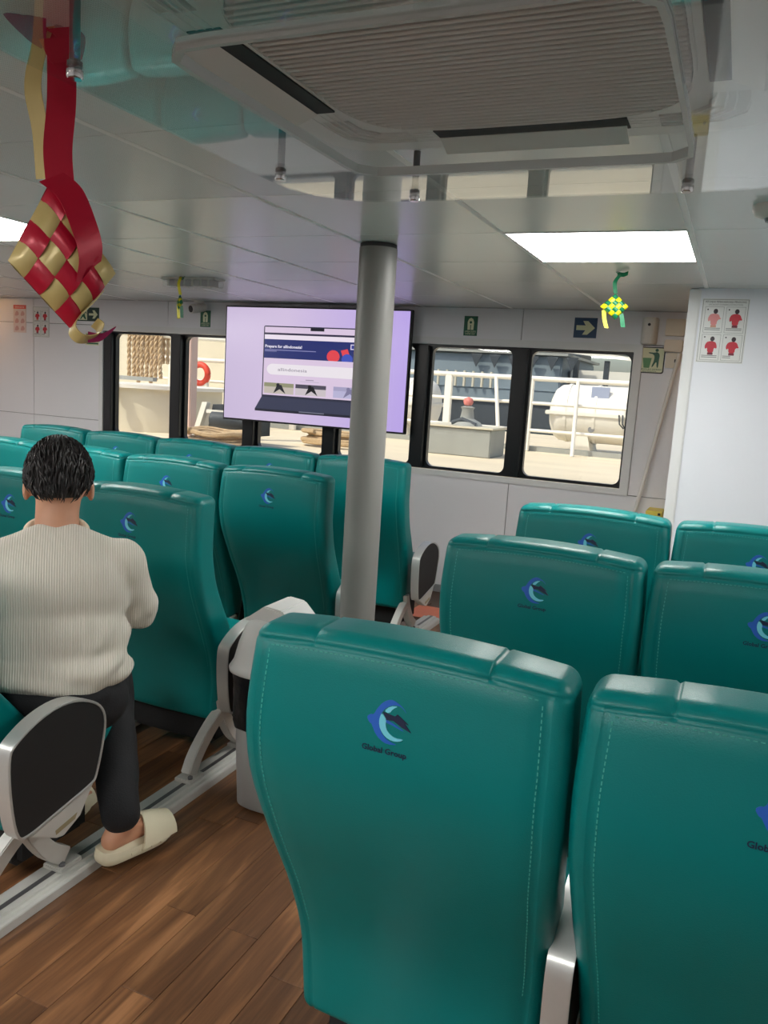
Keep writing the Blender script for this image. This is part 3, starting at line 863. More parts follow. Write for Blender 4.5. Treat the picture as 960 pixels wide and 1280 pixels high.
def jacket_sign(x0, x1, z0, z1, label):
    t_, put, txt = sheet_thing('life_jacket_sign', x0, x1, z0, z1, D, M_GREEN, label, group='green life jacket signs')
    put('pictogram', [(.28, .30), (.47, .30), (.47, .55), (.53, .55), (.53, .30), (.72, .30), (.74, .70), (.66, .85), (.5, .91), (.34, .85), (.26, .70)], M_SIGNPALE)
    put('pictogram_neck', disc(.5, .68, .09, 12, 1, .75), M_GREEN, 1)
    txt('LIFEJACKETS', .5, .17, .016, M_SIGNPALE, .82); txt('UNDER SEAT', .5, .06, .014, M_SIGNPALE, .75)
jacket_sign(-1.835, -1.737, 1.858, 1.992, 'green life jacket sign on the wall right of the television')
jacket_sign(-4.070, -3.972, 1.852, 1.982, 'green life jacket sign on the wall left of the television')
t_, put, txt = sheet_thing('direction_sign', -1.069, -.920, 1.870, 2.000, D, M_NAVY, 'blue square sign with a pale arrow pointing right')
put('arrow', [(.10, .38), (.50, .38), (.38, .16), (.60, .16), (.92, .5), (.60, .84), (.38, .84), (.50, .62), (.10, .62)], M_SIGNPALE)
t_, put, txt = sheet_thing('litter_sign', -.648, -.476, 1.662, 1.828, D, M_INK, 'pale green keep-tidy sign with a figure throwing litter into a bin', r=.014)
put('face', [(.5 + (u - .5) * .92, .5 + (v - .5) * .92) for u, v in rrect(0, 1, 0, 1, .07)], M_SIGNPALE)
put('pictogram_basket', [(.28, .20), (.48, .20), (.54, .58), (.22, .58)], mat('sign_green_light', (98, 150, 100), rough=.5), 1)
put('pictogram_figure', smooth_poly([(.55, .24), (.60, .24), (.72, .48), (.74, .22), (.80, .22), (.80, .50), (.82, .72), (.72, .82), (.62, .78), (.42, .80), (.40, .76), (.62, .72), (.64, .52)], 1), M_GREEN, 1)
put('pictogram_head', disc(.70, .88, .06, 14), M_GREEN, 1)
txt('BUANGLAH SAMPAH', .5, .115, .016, M_GREEN, .84, 0, 1); txt('PADA TEMPATNYA', .5, .045, .011, M_GREEN, .5, 0, 1)
t_, put, txt = sheet_thing('exit_sign', -5.366, -5.124, 1.866, 1.982, D, mat('exit_dark_green', (20, 56, 46), rough=.4), 'dark green exit sign with running figure and arrow, behind the ribbon ornament')
put('doorway', b01(.06, .08, .46, .92), M_SIGNPALE)
put('pictogram_figure', smooth_poly([(.12, .12), (.20, .16), (.26, .36), (.36, .12), (.42, .14), (.34, .46), (.36, .66), (.42, .54), (.44, .58), (.36, .78), (.24, .76), (.14, .56), (.18, .54), (.25, .66), (.22, .40)], 1), M_GREEN, 1)
put('pictogram_head', disc(.35, .85, .045, 12, 1, 1.9), M_GREEN, 1)
put('arrow', [(.54, .42), (.76, .42), (.70, .20), (.80, .20), (.94, .5), (.80, .80), (.70, .80), (.76, .58), (.54, .58)], M_SIGNPALE)
t_, put, txt = sheet_thing('small_exit_sign', -5.275, -5.113, 1.664, 1.765, D, M_SIGNPALE, 'small pale sign with green pictogram below the exit sign', r=.008)
put('pictogram', b01(.08, .30, .92, .92), M_GREEN); put('pictogram_figure', [(.3, .36), (.4, .36), (.5, .6), (.6, .36), (.7, .36), (.6, .86), (.4, .86)], M_SIGNPALE, 1)
put('line', b01(.1, .08, .9, .2), M_GREEN)

def figure(put, cx_, cz_, s_, arm=0, body=None):
    bd = body or M_RED
    P_ = [(-.065, -.10), (.065, -.10), (.075, -.02), (.135 + .02 * arm, -.04 + .02 * arm), (.135, .005), (.10, .058), (.03, .072), (-.03, .072), (-.10, .058), (-.14, .0), (-.12, -.05), (-.075, -.02)]
    put('figure_body', smooth_poly([(cx_ + a * s_, cz_ + b * 1.12 * s_) for a, b in P_], 1), bd, 1)
    put('figure_hips', b01(cx_ - .062 * s_, cz_ - .145 * s_, cx_ + .062 * s_, cz_ - .105 * s_), M_FLESH if arm == 2 else mat('poster_maroon', (120, 40, 60), rough=.5), 1)
    put('figure_head', disc(cx_ + .02 * s_, cz_ + .118 * s_, .050 * s_, 14, 1, .82), mat('poster_dark', (52, 40, 48), rough=.5), 2)
def four_poster(x0, x1, z0, z1, y, label, name, title):
    t_, put, txt = sheet_thing(name, x0, x1, z0, z1, y, M_PAPER, label, 'poster', 'life jacket instruction posters', .002)
    for (a, b, c, d) in ((.02, .012, .98, .018), (.02, .982, .98, .988), (.02, .012, .03, .988), (.97, .012, .98, .988)): put('border', b01(a, b, c, d), M_GREYINK)
    if title:
        txt('PETUNJUK PEMAKAIAN BAJU PENOLONG', .5, .935, .013, M_INK, .86); txt('LIFE JACKET DONNING INSTRUCTION', .5, .895, .010, M_GREYINK, .72)
    for i, (u, v) in enumerate(((.08, .47), (.53, .47), (.08, .04), (.53, .04))):
        for (a, b, c, d) in ((u, v, u + .40, v + .004), (u, v + .40, u + .40, v + .404), (u, v, u + .006, v + .404), (u + .394, v, u + .40, v + .404)): put('picture_border', b01(a, b, c, d), M_GREYINK, 1)
        figure(put, u + .21, v + .22, .95, 2 if i == 0 else i % 2, M_REDPALE if (i == 0 and title) else None)
        for q in (.065, .04): put('caption_line', b01(u + .03, v + q, u + (.36 if i < 3 else .2), v + q + .010), M_GREYINK, 1)
        put('figure_number', disc(u + .06, v + .36, .016, 8, 1, .75), M_INK, 1)
four_poster(-.232, -.015, 1.692, 2.002, PY, 'white poster with four red life jacket figures on the partition wall', 'instruction_poster', True)
four_poster(-5.889, -5.690, 1.712, 1.978, D, 'small white poster with four red figures on the far left wall', 'instruction_poster', False)
t_, put, txt = sheet_thing('safety_notice', -6.122, -5.968, 1.745, 1.988, D, mat('pale_pink_paper', (224, 205, 200), rough=.4), 'pale safety notice with a red header on the far left wall', 'poster', None, .002)
put('header', b01(0, .86, 1, 1), mat('header_red', (222, 88, 84), rough=.4)); txt('SAFETY NOTICE', .5, .90, .014, M_PAPER, .7, 0, 1)
for i in range(3):
    for j in range(2):
        u, v = .1 + .45 * j, .06 + .27 * i
        put('pictogram', smooth_poly([(u, v), (u + .3, v + .02), (u + .34, v + .10), (u + .2, v + .2), (u + .05, v + .14)], 1), mat('pale_red_print', (206, 160, 156), rough=.5))

# wall fittings on the right of the windows
ds = thing('soap_dispenser', (-.585, D, 1.845), 'white wall dispenser above the keep-tidy sign', 'dispenser')
MB().prism([(-.583 + .050 * math.copysign(abs(math.cos(a)) ** .6, math.cos(a)), D - .0005 - .095 * abs(math.sin(a)) ** .6) for a in grid(0, PI, 16)], lambda u, v, w: (u, v, w), 1.842, 2.006).build('body', M_WHITEP, ds, bevel=.006)
MB().lathe([(.009, 0), (.009, .006)], (0, 0, 0), 14).build('sensor', M_INK, ds)
o = [c for c in ds.children if c.name.startswith('sensor')][0]
o.rotation_euler = (PI / 2, 0, 0); o.location = (.002, -.092, .115)
for v in o.data.vertices: v.co = v.co + Vector(ds.location)
bx = thing('wall_box', (-.43, D, 1.78), 'pale plastic switch box in the corner by the partition', 'switch box')
MB().box(-.49, -.372, D - .03, D - .0005, 1.90, 2.005).build('box', M_CREAMP, bx, bevel=.005)
MB().box(-.485, -.375, D - .05, D - .0005, 1.80, 1.875).build('cover', M_CREAMP, bx, bevel=.006)
MB().box(-.47, -.39, D - .024, D - .0005, 1.70, 1.795).build('socket', M_CREAMP, bx, bevel=.004)
MB().box(-.415, -.400, D - .028, D - .024, 1.735, 1.755).build('switch', M_INK, bx)
po = thing('leaning_pole', (-.62, 5.38, 0), 'thin white pole leaning into the corner by the partition', 'pole')
MB().tube([(-.66, 5.33, .0), (-.385, 5.45, 1.79)], .0125, 12).build('shaft', M_WHITEP, po, smooth=True)
MB().tube([(-.672, 5.325, .0), (-.655, 5.332, .11)], .019, 12).build('end_cap', M_GREYINK, po, smooth=True)
yk = thing('yellow_box', (-.42, 5.30, .70), 'small yellow box with black clip on a shelf in the corner', 'box')
MB().box(-.47, -.37, 5.33, D - .001, .735, .80).build('body', mat('yellow_plastic', (226, 206, 90), rough=.5), yk, bevel=.006)
MB().box(-.395, -.38, 5.322, 5.33, .775, .79).build('clip', M_INK, yk)
MB().box(-.50, -.33, 5.31, D - .001, .715, .733).build('bracket', M_WHITEP, yk)

# security camera and emergency light at the ceiling
cc = thing('security_camera', (-4.04, 5.42, ZC), 'small white security camera under the ceiling left of the television', 'camera')
MB().lathe([(.04, ZC - .02), (.04, ZC - .0005)], (-4.03, 5.44, 0), 20).build('base', M_WHITEP, cc, smooth=True)
MB().tube([(-4.03, 5.44, ZC - .02), (-4.03, 5.44, ZC - .055)], .012, 10).build('stem', M_WHITEP, cc)
MB().tube([(-4.00, 5.475, 2.003), (-4.035, 5.40, 1.985), (-4.05, 5.365, 1.978)], [.03, .036, .036], 18).build('housing', M_WHITEP, cc, smooth=True)
MB().tube([(-4.049, 5.3665, 1.9784), (-4.0525, 5.3585, 1.9768)], .026, 18).build('lens', M_INK, cc, smooth=True)
el = thing('emergency_light', (-3.15, 4.18, ZC), 'clear ribbed emergency light on the ceiling left of the television', 'ceiling light')
MB().box(-3.35, -2.95, 4.13, 4.24, ZC - .012, ZC - .0005).build('base', M_WHITEP, el, bevel=.003)
MB().box(-3.345, -2.955, 4.135, 4.235, ZC - .055, ZC - .012).build('lens', clear_mat('clear_lens', (.95, .96, .96), .06, .1), el, bevel=.006)
for i in range(6):
    MB().box(-3.31 + i * .06, -3.295 + i * .06, 4.14, 4.23, ZC - .05, ZC - .0125).build('rib', M_WHITEP, el)
sd = thing('smoke_detector', (.012, 2.62, ZC), 'round white detector on the ceiling at the right edge', 'detector')
MB().lathe([(.055, ZC - .0005), (.055, ZC - .014), (.045, ZC - .03), (.03, ZC - .036)][::-1], (.02, 2.62, 0), 28).build('body', M_WHITEP, sd, smooth=True)
MB().lathe([(.018, ZC - .045), (.022, ZC - .036)], (.02, 2.62, 0), 18).build('sensor', M_GREYINK, sd)

# orange patch on the floor near the window wall
fm = MB().box(-1.86, -1.18, 4.80, 5.09, .0004, .0016).build('floor_patch', mat('orange_patch', (236, 132, 100), rough=.5, var=.08, vscale=6), origin=(-1.5, 4.95, 0))
tag(fm, 'orange floor patch in front of the window wall', 'floor marking')

# ------------------------------------------------------------------ litter bin in the aisle
BXc, BYc = -1.352, 2.335
lb = thing('litter_bin', (BXc, BYc, 0), 'grey plastic litter bin with swing lid and black bag beside the aisle seat', 'bin')
def se(a, rx, ry, e=.62):
    c, s_ = math.cos(a), math.sin(a)
    return (math.copysign(abs(c) ** e, c) * rx, math.copysign(abs(s_) ** e, s_) * ry)
def loft(mb, rings, n=40, cap0=True, cap1=True):
    vs = []; fs = []
    for (rx, ry, z, dx, dy) in rings:
        for i in range(n):
            u, v = se(2 * PI * i / n, rx, ry); vs.append((BXc + u + dx, BYc + v + dy, z))
    for k in range(len(rings) - 1):
        for i in range(n):
            a = k * n + i; b = k * n + (i + 1) % n; fs.append((a, b, b + n, a + n))
    if cap0: fs.append(tuple(range(n - 1, -1, -1)))
    if cap1: fs.append(tuple(range((len(rings) - 1) * n, len(rings) * n)))
    return mb.add(vs, fs)
M_BIN = mat('grey_bin_plastic', (172, 173, 172), rough=.45)
loft(MB(), [(.105, .105, .004, 0, 0), (.115, .115, .012, 0, 0), (.128, .128, .30, 0, 0)]).build('body', M_BIN, lb, smooth=True)
bag = MB(); loft(bag, [(.131, .131, .295, 0, 0), (.135, .135, .32, 0, 0), (.134, .134, .36, 0, 0), (.139, .139, .41, 0, 0), (.139, .139, .46, 0, 0), (.142, .142, .496, 0, 0)])
bag.v = [(x + .003 * math.sin(40 * z + 9 * math.atan2(y - BYc, x - BXc)), y + .003 * math.cos(33 * z + 11 * math.atan2(y - BYc, x - BXc)), z) for x, y, z in bag.v]
bag.build('bin_bag', mat('black_bin_bag', (18, 21, 25), rough=.3, bump=.3, bscale=30), lb, smooth=True)
lid = MB(); loft(lid, [(.146, .146, .490, 0, 0), (.152, .152, .494, 0, 0), (.154, .154, .506, 0, 0), (.148, .148, .516, 0, 0), (.140, .140, .53, 0, 0), (.126, .128, .59, 0, 0), (.108, .112, .645, 0, 0), (.09, .10, .672, 0, 0), (.08, .09, .678, 0, 0)])
ld = lid.build('lid', mat('pale_bin_lid', (205, 206, 204), rough=.4), lb, smooth=True)
MB().prism([(-.10, .668), (.10, .668), (.045, .722), (-.02, .728)], lambda u, v, w: (BXc + u, BYc + w, v), -.085, .085).build('swing_flap', mat('pale_bin_lid', (205, 206, 204)), ld, bevel=.005)

# ------------------------------------------------------------------ woven ornaments (ketupat)
def fold_mat(name, rgb, rough=.30, metal=.12): return mat(name, rgb, rough=rough, metal=metal, var=.05, vscale=14)
M_KRED = fold_mat('ribbon_crimson', (186, 20, 52)); M_KGOLD = fold_mat('ribbon_gold', (200, 180, 118)); M_KMAG = fold_mat('ribbon_magenta', (150, 36, 88))
M_KYEL = mat('ribbon_yellow', (232, 216, 24), rough=.4); M_KGRN = mat('ribbon_green', (14, 110, 72), rough=.4)
def ribbon(mb, pts, w, th=.0012, wdir=None):
    """flat ribbon through pts; wdir = width direction (single vector or one per point)"""
    pts = [Vector(p) for p in pts]; n = len(pts)
    ws = [Vector(wdir).normalized()] * n if not isinstance(wdir, list) else [Vector(q).normalized() for q in wdir]
    wl = w if isinstance(w, list) else [w] * n
    vs = []; fs = []
    for i, p in enumerate(pts):
        t_ = (pts[min(i + 1, n - 1)] - pts[max(i - 1, 0)]).normalized(); nn = t_.cross(ws[i]).normalized() * th / 2
        a = ws[i] * wl[i] / 2
        vs += [p - a - nn, p + a - nn, p + a + nn, p - a + nn]
    for i in range(n - 1):
        for j in range(4):
            a = i * 4 + j; b = i * 4 + (j + 1) % 4; fs.append((a, b, b + 4, a + 4))
    fs += [(3, 2, 1, 0), tuple(range(4 * n - 4, 4 * n))]
    return mb.add(vs, fs)
def spline(pts, n=6):
    pts = [Vector(p) for p in pts]; out = []
    for i in range(len(pts) - 1):
        p0 = pts[max(i - 1, 0)]; p1 = pts[i]; p2 = pts[i + 1]; p3 = pts[min(i + 2, len(pts) - 1)]
        for k in range(n):
            t_ = k / n
            out.append(.5 * ((2 * p1) + (p2 - p0) * t_ + (2 * p0 - 5 * p1 + 4 * p2 - p3) * t_ ** 2 + (3 * p1 - p0 - 3 * p2 + p3) * t_ ** 3))
    out.append(pts[-1]); return out
def diamond(root, T, Lf, B, Rt, nrm, thick, n, m1, m2, both=True):
    """pillow of woven cells between four corner points"""
    T, Lf, B, Rt = map(Vector, (T, Lf, B, Rt)); nrm = Vector(nrm).normalized()
    for side in ((1, -1) if both else (1,)):
        for i in range(n):
            for j in range(n):
                vs = []; K = 4
                for a in range(K + 1):
                    for b in range(K + 1):
                        u = (i - .01 + 1.02 * a / K) / n; v = (j - .01 + 1.02 * b / K) / n; u = min(1, max(0, u)); v = min(1, max(0, v))
                        p = T * (1 - u) * (1 - v) + Rt * u * (1 - v) + Lf * (1 - u) * v + B * u * v
                        h = thick * (4 * u * (1 - u) * 4 * v * (1 - v)) ** .55
                        la, lb_ = a / K, b / K
                        over = (i + j) % 2 == 0
                        bul = .0055 * (math.sin(PI * (lb_ if over else la))) + (.002 if over else 0)
                        vs.append(p + nrm * side * (h + bul))
                fs = [(a * (K + 1) + b, (a + 1) * (K + 1) + b, (a + 1) * (K + 1) + b + 1, a * (K + 1) + b + 1) for a in range(K) for b in range(K)]
                o = MB().add(vs, fs).build('woven_strip', m1 if (i + j) % 2 else m2, root, smooth=True)
                if side == -1:
                    o.data.flip_normals()
# view-facing frame of the big ornament
KX, KY = -1.140, 1.128
kv = Vector((-KX, -KY, 0)).normalized()           # towards the room centre where the photo was taken
kr = Vector((kv.y * -1, kv.x, 0)); kr = Vector((-kv.y, kv.x, 0))
if kr.x < 0: kr = -kr
def kp(u, z, d=0): return Vector((KX, KY, 0)) + kr * u + Vector((0, 0, z)) + kv * d
kt = thing('woven_ornament', (KX, KY, 1.55), 'large red and gold woven ribbon ornament hanging from the ceiling at left', 'ornament', 'woven ribbon ornaments')
diamond(kt, kp(-.012, 1.80), kp(-.083, 1.655), kp(.018, 1.548), kp(.096, 1.652), kv + kr * .25, .030, 4, M_KGOLD, M_KRED)
m = MB(); ribbon(m, spline([kp(.002, 1.79, .012), kp(-.002, 1.85, .008), kp(.004, 1.93, .004), kp(.004, 2.02, 0), kp(.000, ZC - .006, 0)]), .047, .0014, kr); m.build('red_ribbon', M_KRED, kt, smooth=True)
m = MB(); ribbon(m, spline([kp(-.024, 1.80, -.004), kp(-.03, 1.88, -.006), kp(-.042, 1.95, -.008), kp(-.030, 2.02, -.006), kp(-.02, ZC - .004, -.004)]), .036, .0014, kr + kv * .9); m.build('gold_ribbon', M_KGOLD, kt, smooth=True)
m = MB()
ribbon(m, spline([kp(-.02, 2.03, .01), kp(-.05, 2.035, .012), kp(-.085, ZC - .004, .014)]), [.05, .05, .048, .045, .043, .04, .036, .03, .026, .02, .014, .008, .002], .0014, Vector((0, 0, 1)) + kv * .6)
m.build('bow_tail', M_KMAG, kt, smooth=True)
m = MB(); ribbon(m, spline([kp(-.01, 2.025, .016), kp(.012, 1.99, .02), kp(.02, 2.03, .016), kp(0, ZC - .006, .01)]), .045, .0014, kr + Vector((0, 0, .3))); m.build('bow_knot', M_KRED, kt, smooth=True)
m = MB(); ribbon(m, spline([kp(.070, 1.612, -.01), kp(.050, 1.588, -.005), kp(.030, 1.565, .0), kp(.022, 1.545, .012), kp(.036, 1.530, .02), kp(.060, 1.534, .02), kp(.070, 1.552, .008), kp(.060, 1.562, -.004)]), .034, .0014, kv * .9 + kr * .35 + Vector((0, 0, .45))); m.build('gold_curl', M_KGOLD, kt, smooth=True)
m = MB(); ribbon(m, spline([kp(.048, 1.534, .022), kp(.072, 1.536, .024), kp(.096, 1.556, .024)]), [.02, .02, .019, .018, .016, .015, .013, .011, .009, .007, .005, .003, .001], .0014, Vector((0, 0, 1)) + kv * .4); m.build('magenta_tip', M_KMAG, kt, smooth=True)
m = MB(); ribbon(m, spline([kp(-.012, 1.80, .02), kp(.018, 1.775, .03), kp(.040, 1.725, .034), kp(.052, 1.68, .030), kp(.046, 1.635, .022)]), [.05] * 24 + [.03], .0014, kr * .8 + kv * -.4 + Vector((0, 0, .5))); m.build('loose_loop', M_KRED, kt, smooth=True)
MB().lathe([(.008, ZC - .006), (.008, ZC - .0005)], (KX, KY, 0), 12).build('hook', M_CHROME, kt)

def small_ketupat(X, Y, label, fl, w, h, drop, n):
    k = thing('woven_ornament', (X, Y, ZC - drop), label, 'ornament', 'woven ribbon ornaments')
    q = lambda u, z, d=0: Vector((X + u, Y - d, ZC - z))
    zc = drop * .62
    diamond(k, q(0, zc - h / 2), q(-w / 2, zc), q(fl * .01, zc + h / 2), q(w / 2, zc), (.25, -1, 0), .02, n, M_KYEL, M_KGRN)
    m_ = MB(); ribbon(m_, spline([q(.0, .004), q(.012, .02, .02), q(-.006, .05, .01), q(0, zc - h / 2)]), .018, .0012, (1, .3, 0)); m_.build('hanging_ribbon', M_KGRN if fl > 0 else M_KYEL, k, smooth=True)
    m_ = MB(); ribbon(m_, spline([q(.005, .012), q(.03, .018, .02), q(.05, .012, .03)]), .022, .0012, (0, .5, 1)); m_.build('bow_tail', M_KGRN, k, smooth=True)
    m_ = MB(); ribbon(m_, spline([q(-w * .35, zc + h * .15), q(-w * .3, zc + h * .5), q(-w * .2, drop)]), .018, .0012, (1, .4, 0)); m_.build('yellow_tail', M_KYEL, k, smooth=True)
    m_ = MB(); ribbon(m_, spline([q(w * .25, zc + h * .2), q(w * .33, zc + h * .5), q(w * .38, drop * .98)]), .020, .0012, (1, .4, 0)); m_.build('green_tail', M_KGRN, k, smooth=True)
    MB().lathe([(.006, ZC - .006), (.006, ZC - .0005)], (X, Y, 0), 10).build('hook', M_CHROME, k)
small_ketupat(-.575, 3.85, 'small yellow and green woven ornament hanging near the blue arrow sign', 1, .125, .115, .25, 4)
small_ketupat(-3.165, 4.085, 'thin yellow and green woven ornament hanging by the emergency light', -1, .04, .09, .25, 3)

# ------------------------------------------------------------------ seated man
MX, MY = -1.695, 1.665
fdir = Vector((-.69, .724, 0)).normalized(); rdir = Vector((fdir.y, -fdir.x, 0)); zdir = Vector((0, 0, 1))
man = thing('person', (MX, MY, 0), 'man in a cream ribbed sweater and dark trousers sitting turned away', 'person')
PV = Vector((MX, MY, 0))
def bp(r, f, z): return PV + rdir * r + fdir * f + zdir * z      # right, forward, up
def sphere_pts(c, ax, ay, az, nu=20, nv=12):
    vs = []; fs = []
    for i in range(nv + 1):
        t_ = PI * i / nv
        for j in range(nu):
            p = 2 * PI * j / nu
            vs.append(Vector(c) + ax * (math.sin(t_) * math.cos(p)) + ay * (math.sin(t_) * math.sin(p)) + az * math.cos(t_))
    for i in range(nv):
        for j in range(nu):
            a = i * nu + j; b = i * nu + (j + 1) % nu; fs.append((a, b, b + nu, a + nu))
    return vs, fs
class Blob:
    def __init__(s): s.mb = MB()
    def ell(s, c, rx, ry, rz, ax=None, ay=None, az=None):
        s.mb.add(*sphere_pts(c, (ax or rdir) * rx, (ay or fdir) * ry, (az or zdir) * rz)); return s
    def cap(s, p, q, r0, r1):
        p = Vector(p); q = Vector(q); d = (q - p); L = d.length; d.normalize(); n = d.orthogonal().normalized(); w = d.cross(n)
        prof = []
        for i in range(6): a = PI / 2 * i / 5; prof.append((p - d * r0 * math.cos(a), r0 * math.sin(a)))
        for i in range(6): a = PI / 2 * i / 5; prof.append((q + d * r1 * math.sin(a), r1 * math.cos(a)))
        vs = []; fs = []; N = 16
        for c, r in prof:
            for j in range(N):
                an = 2 * PI * j / N; vs.append(c + (n * math.cos(an) + w * math.sin(an)) * max(r, 1e-4))
        for i in range(len(prof) - 1):
            for j in range(N):
                a = i * N + j; b = i * N + (j + 1) % N; fs.append((a, b, b + N, a + N))
        fs.append(tuple(range(N - 1, -1, -1))); fs.append(tuple(range((len(prof) - 1) * N, len(prof) * N)))
        s.mb.add(vs, fs); return s
    def chain(s, pts, rs):
        for i in range(len(pts) - 1): s.cap(pts[i], pts[i + 1], rs[i], rs[i + 1])
        return s
    def bake(s, name, m, parent, voxel=.008, smooth=8, fac=.5, disp=None):
        o = s.mb.build(name, m, parent)
        md = o.modifiers.new('r', 'REMESH'); md.mode = 'VOXEL'; md.voxel_size = voxel; md.use_smooth_shade = True
        sm = o.modifiers.new('s', 'SMOOTH'); sm.factor = fac; sm.iterations = smooth
        dg = bpy.context.evaluated_depsgraph_get(); dg.update()
        me = bpy.data.meshes.new_from_object(o.evaluated_get(dg)); o.modifiers.clear()
        old = o.data; o.data = me; bpy.data.meshes.remove(old)
        if disp:
            off = OFF.get(o.name, Vector((0, 0, 0)))
            nl = [v.normal.copy() for v in me.vertices]
            for v, n in zip(me.vertices, nl): v.co = v.co + n * disp(v.co + off, n)
        me.polygons.foreach_set('use_smooth', [True] * len(me.polygons))
        if not me.materials: me.materials.append(m)
        return o
M_SKIN = mat('skin', (206, 152, 122), rough=.5, var=.05, vscale=18)
M_SKIN.node_tree.nodes['Principled BSDF'].inputs['Subsurface Weight'].default_value = .08
M_SKIN.node_tree.nodes['Principled BSDF'].inputs['Subsurface Radius'].default_value = (.01, .004, .002)

# joints
neck0 = bp(.0, .075, .98); neck1 = bp(.0, .12, 1.06)
headc = bp(.004, .150, 1.138)
shR, shL = bp(.172, .06, .918), bp(-.172, .06, .918)
elR, elL = bp(.228, .13, .752), bp(-.24, .14, .745)
wrR, wrL = bp(.085, .32, .735), bp(-.075, .33, .74)
hipR, hipL = bp(.10, -.01, .535), bp(-.10, -.01, .535)
knR = Vector((-1.795, 1.985, .50)); anR = Vector((-1.552, 1.775, .125))
knL = Vector((-2.06, 1.985, .50)); anL = Vector((-1.86, 1.80, .115))
footR = Vector((.22, .97, 0)).normalized(); footL = Vector((-.12, .99, 0)).normalized()
body = Blob()
hz = (zdir * .93 + fdir * .36).normalized(); hf = (fdir * .93 - zdir * .36).normalized()
def hp(r, f, u): return headc + rdir * r + hf * f + hz * u
body.ell(hp(0, -.012, .018), .082, .100, .102, rdir, hf, hz)            # skull
body.ell(hp(0, .035, -.045), .058, .062, .07, rdir, hf, hz)            # jaw
body.cap(hp(0, .098, .005), hp(0, .112, -.028), .010, .015)            # nose
body.ell(hp(0, .085, -.055), .026, .014, .008, rdir, hf, hz)           # mouth
for s_ in (-1, 1):
    body.ell(hp(s_ * .032, .082, .012), .016, .012, .010, rdir, hf, hz)  # eyes
    body.ell(hp(s_ *   .088, -.004, -.020), .012, .022, .035, (rdir * .8 - hf * .5 * s_).normalized(), hf, hz)  # ears
body.chain([neck0 - zdir * .04, neck1, hp(0, -.01, -.04)], [.064, .060, .062])
body.ell(bp(0, .05, .85), .165, .095, .17); body.ell(bp(0, .02, .66), .15, .10, .14); body.ell(bp(0, -.005, .55), .165, .11, .09)
body.cap(shL, shR, .045, .045)
for sh_, el_, wr_ in ((shR, elR, wrR), (shL, elL, wrL)): body.chain([sh_, el_, wr_], [.05, .042, .030])
for hi_, kn_, an_ in ((hipR, knR, anR), (hipL, knL, anL)): body.chain([hi_, kn_, an_], [.082, .055, .036])
for an_, fd, lift in ((anR, footR, .065), (anL, footL, .05)):
    heel = an_ - fd * .03; heel.z = lift + .03
    ball = an_ + fd * .125; ball.z = lift + .022
    body.cap(an_, heel, .036, .032); body.cap(heel, ball, .031, .026); body.cap(an_, ball, .034, .022)
    side = Vector((fd.y, -fd.x, 0))
    for q in range(5):
        b0 = ball + side * (-.034 + .017 * q); ln = (.058, .052, .048, .042, .034)[q]
        body.cap(b0, b0 + fd * ln - zdir * .004, .012 if q else .014, .010 if q else .012)
for wr_, s_ in ((wrR, -1), (wrL, 1)):                                   # hands close in front of the chest
    pd = (rdir * s_ * .55 + fdir * .8).normalized(); sd_ = zdir
    pal = wr_ + pd * .055
    body.cap(wr_, pal, .026, .033); body.cap(wr_ + pd * .02 + sd_ * .015, pal + pd * .02 + sd_ * .022, .016, .016); body.cap(wr_ + pd * .02 - sd_ * .015, pal + pd * .02 - sd_ * .022, .016, .016)
    for q in range(4):
        k0 = pal + pd * .03 + sd_ * (.030 - .020 * q); ln = (.036, .040, .037, .030)[q]
        cu = (rdir * s_ * .9 + fdir * .25).normalized(); k1 = k0 + pd * ln; k2 = k1 + cu * ln * .8
        body.chain([k0, k1, k2], [.0095, .009, .008])
    body.chain([wr_ + pd * .03 + sd_ * .02, pal + sd_ * .055 + cu * .02, pal + sd_ * .062 + cu * .05], [.012, .011, .009])
body.bake('body', M_SKIN, man, .0065, 5)

# sweater
M_SHIRT = bpy.data.materials.new('cream_ribbed_knit'); M_SHIRT.use_nodes = True
_nt = M_SHIRT.node_tree; _b = _nt.nodes['Principled BSDF']
_b.inputs['Base Color'].default_value = lin((226, 220, 208)) + (1,); _b.inputs['Roughness'].default_value = .85
_b.inputs['Sheen Weight'].default_value = .15
_tcn = _nt.nodes.new('ShaderNodeTexCoord'); _mp = _nt.nodes.new('ShaderNodeMapping'); _mp.inputs['Rotation'].default_value = (0, 0, -math.atan2(rdir.y, rdir.x))
_nt.links.new(_tcn.outputs['Object'], _mp.inputs[0])
_wv = _nt.nodes.new('ShaderNodeTexWave'); _wv.wave_type = 'BANDS'; _wv.bands_direction = 'X'; _wv.inputs['Scale'].default_value = 48; _wv.inputs['Distortion'].default_value = .25; _wv.inputs['Detail'].default_value = 1
_nt.links.new(_mp.outputs[0], _wv.inputs['Vector'])
_bm = _nt.nodes.new('ShaderNodeBump'); _bm.inputs['Strength'].default_value = .55; _bm.inputs['Distance'].default_value = .003
_nt.links.new(_wv.outputs['Fac'], _bm.inputs['Height']); _nt.links.new(_bm.outputs[0], _b.inputs['Normal'])
_rp = _nt.nodes.new('ShaderNodeValToRGB'); _rp.color_ramp.elements[0].color = lin((206, 199, 186)) + (1,); _rp.color_ramp.elements[1].color = lin((232, 227, 216)) + (1,)
_nt.links.new(_wv.outputs['Fac'], _rp.inputs[0]); _nt.links.new(_rp.outputs[0], _b.inputs['Base Color'])
sw = Blob()
sw.ell(bp(0, .035, .84), .205, .135, .170); sw.ell(bp(0, .055, .93), .155, .105, .085)
sw.ell(bp(.0, .02, .72), .205, .15, .14); sw.ell(bp(0, -.005, .640), .212, .16, .085)
for s_ in (-1, 1): sw.cap(bp(s_ * .03, .07, .965), bp(s_ * .175, .058, .905), .072, .074)
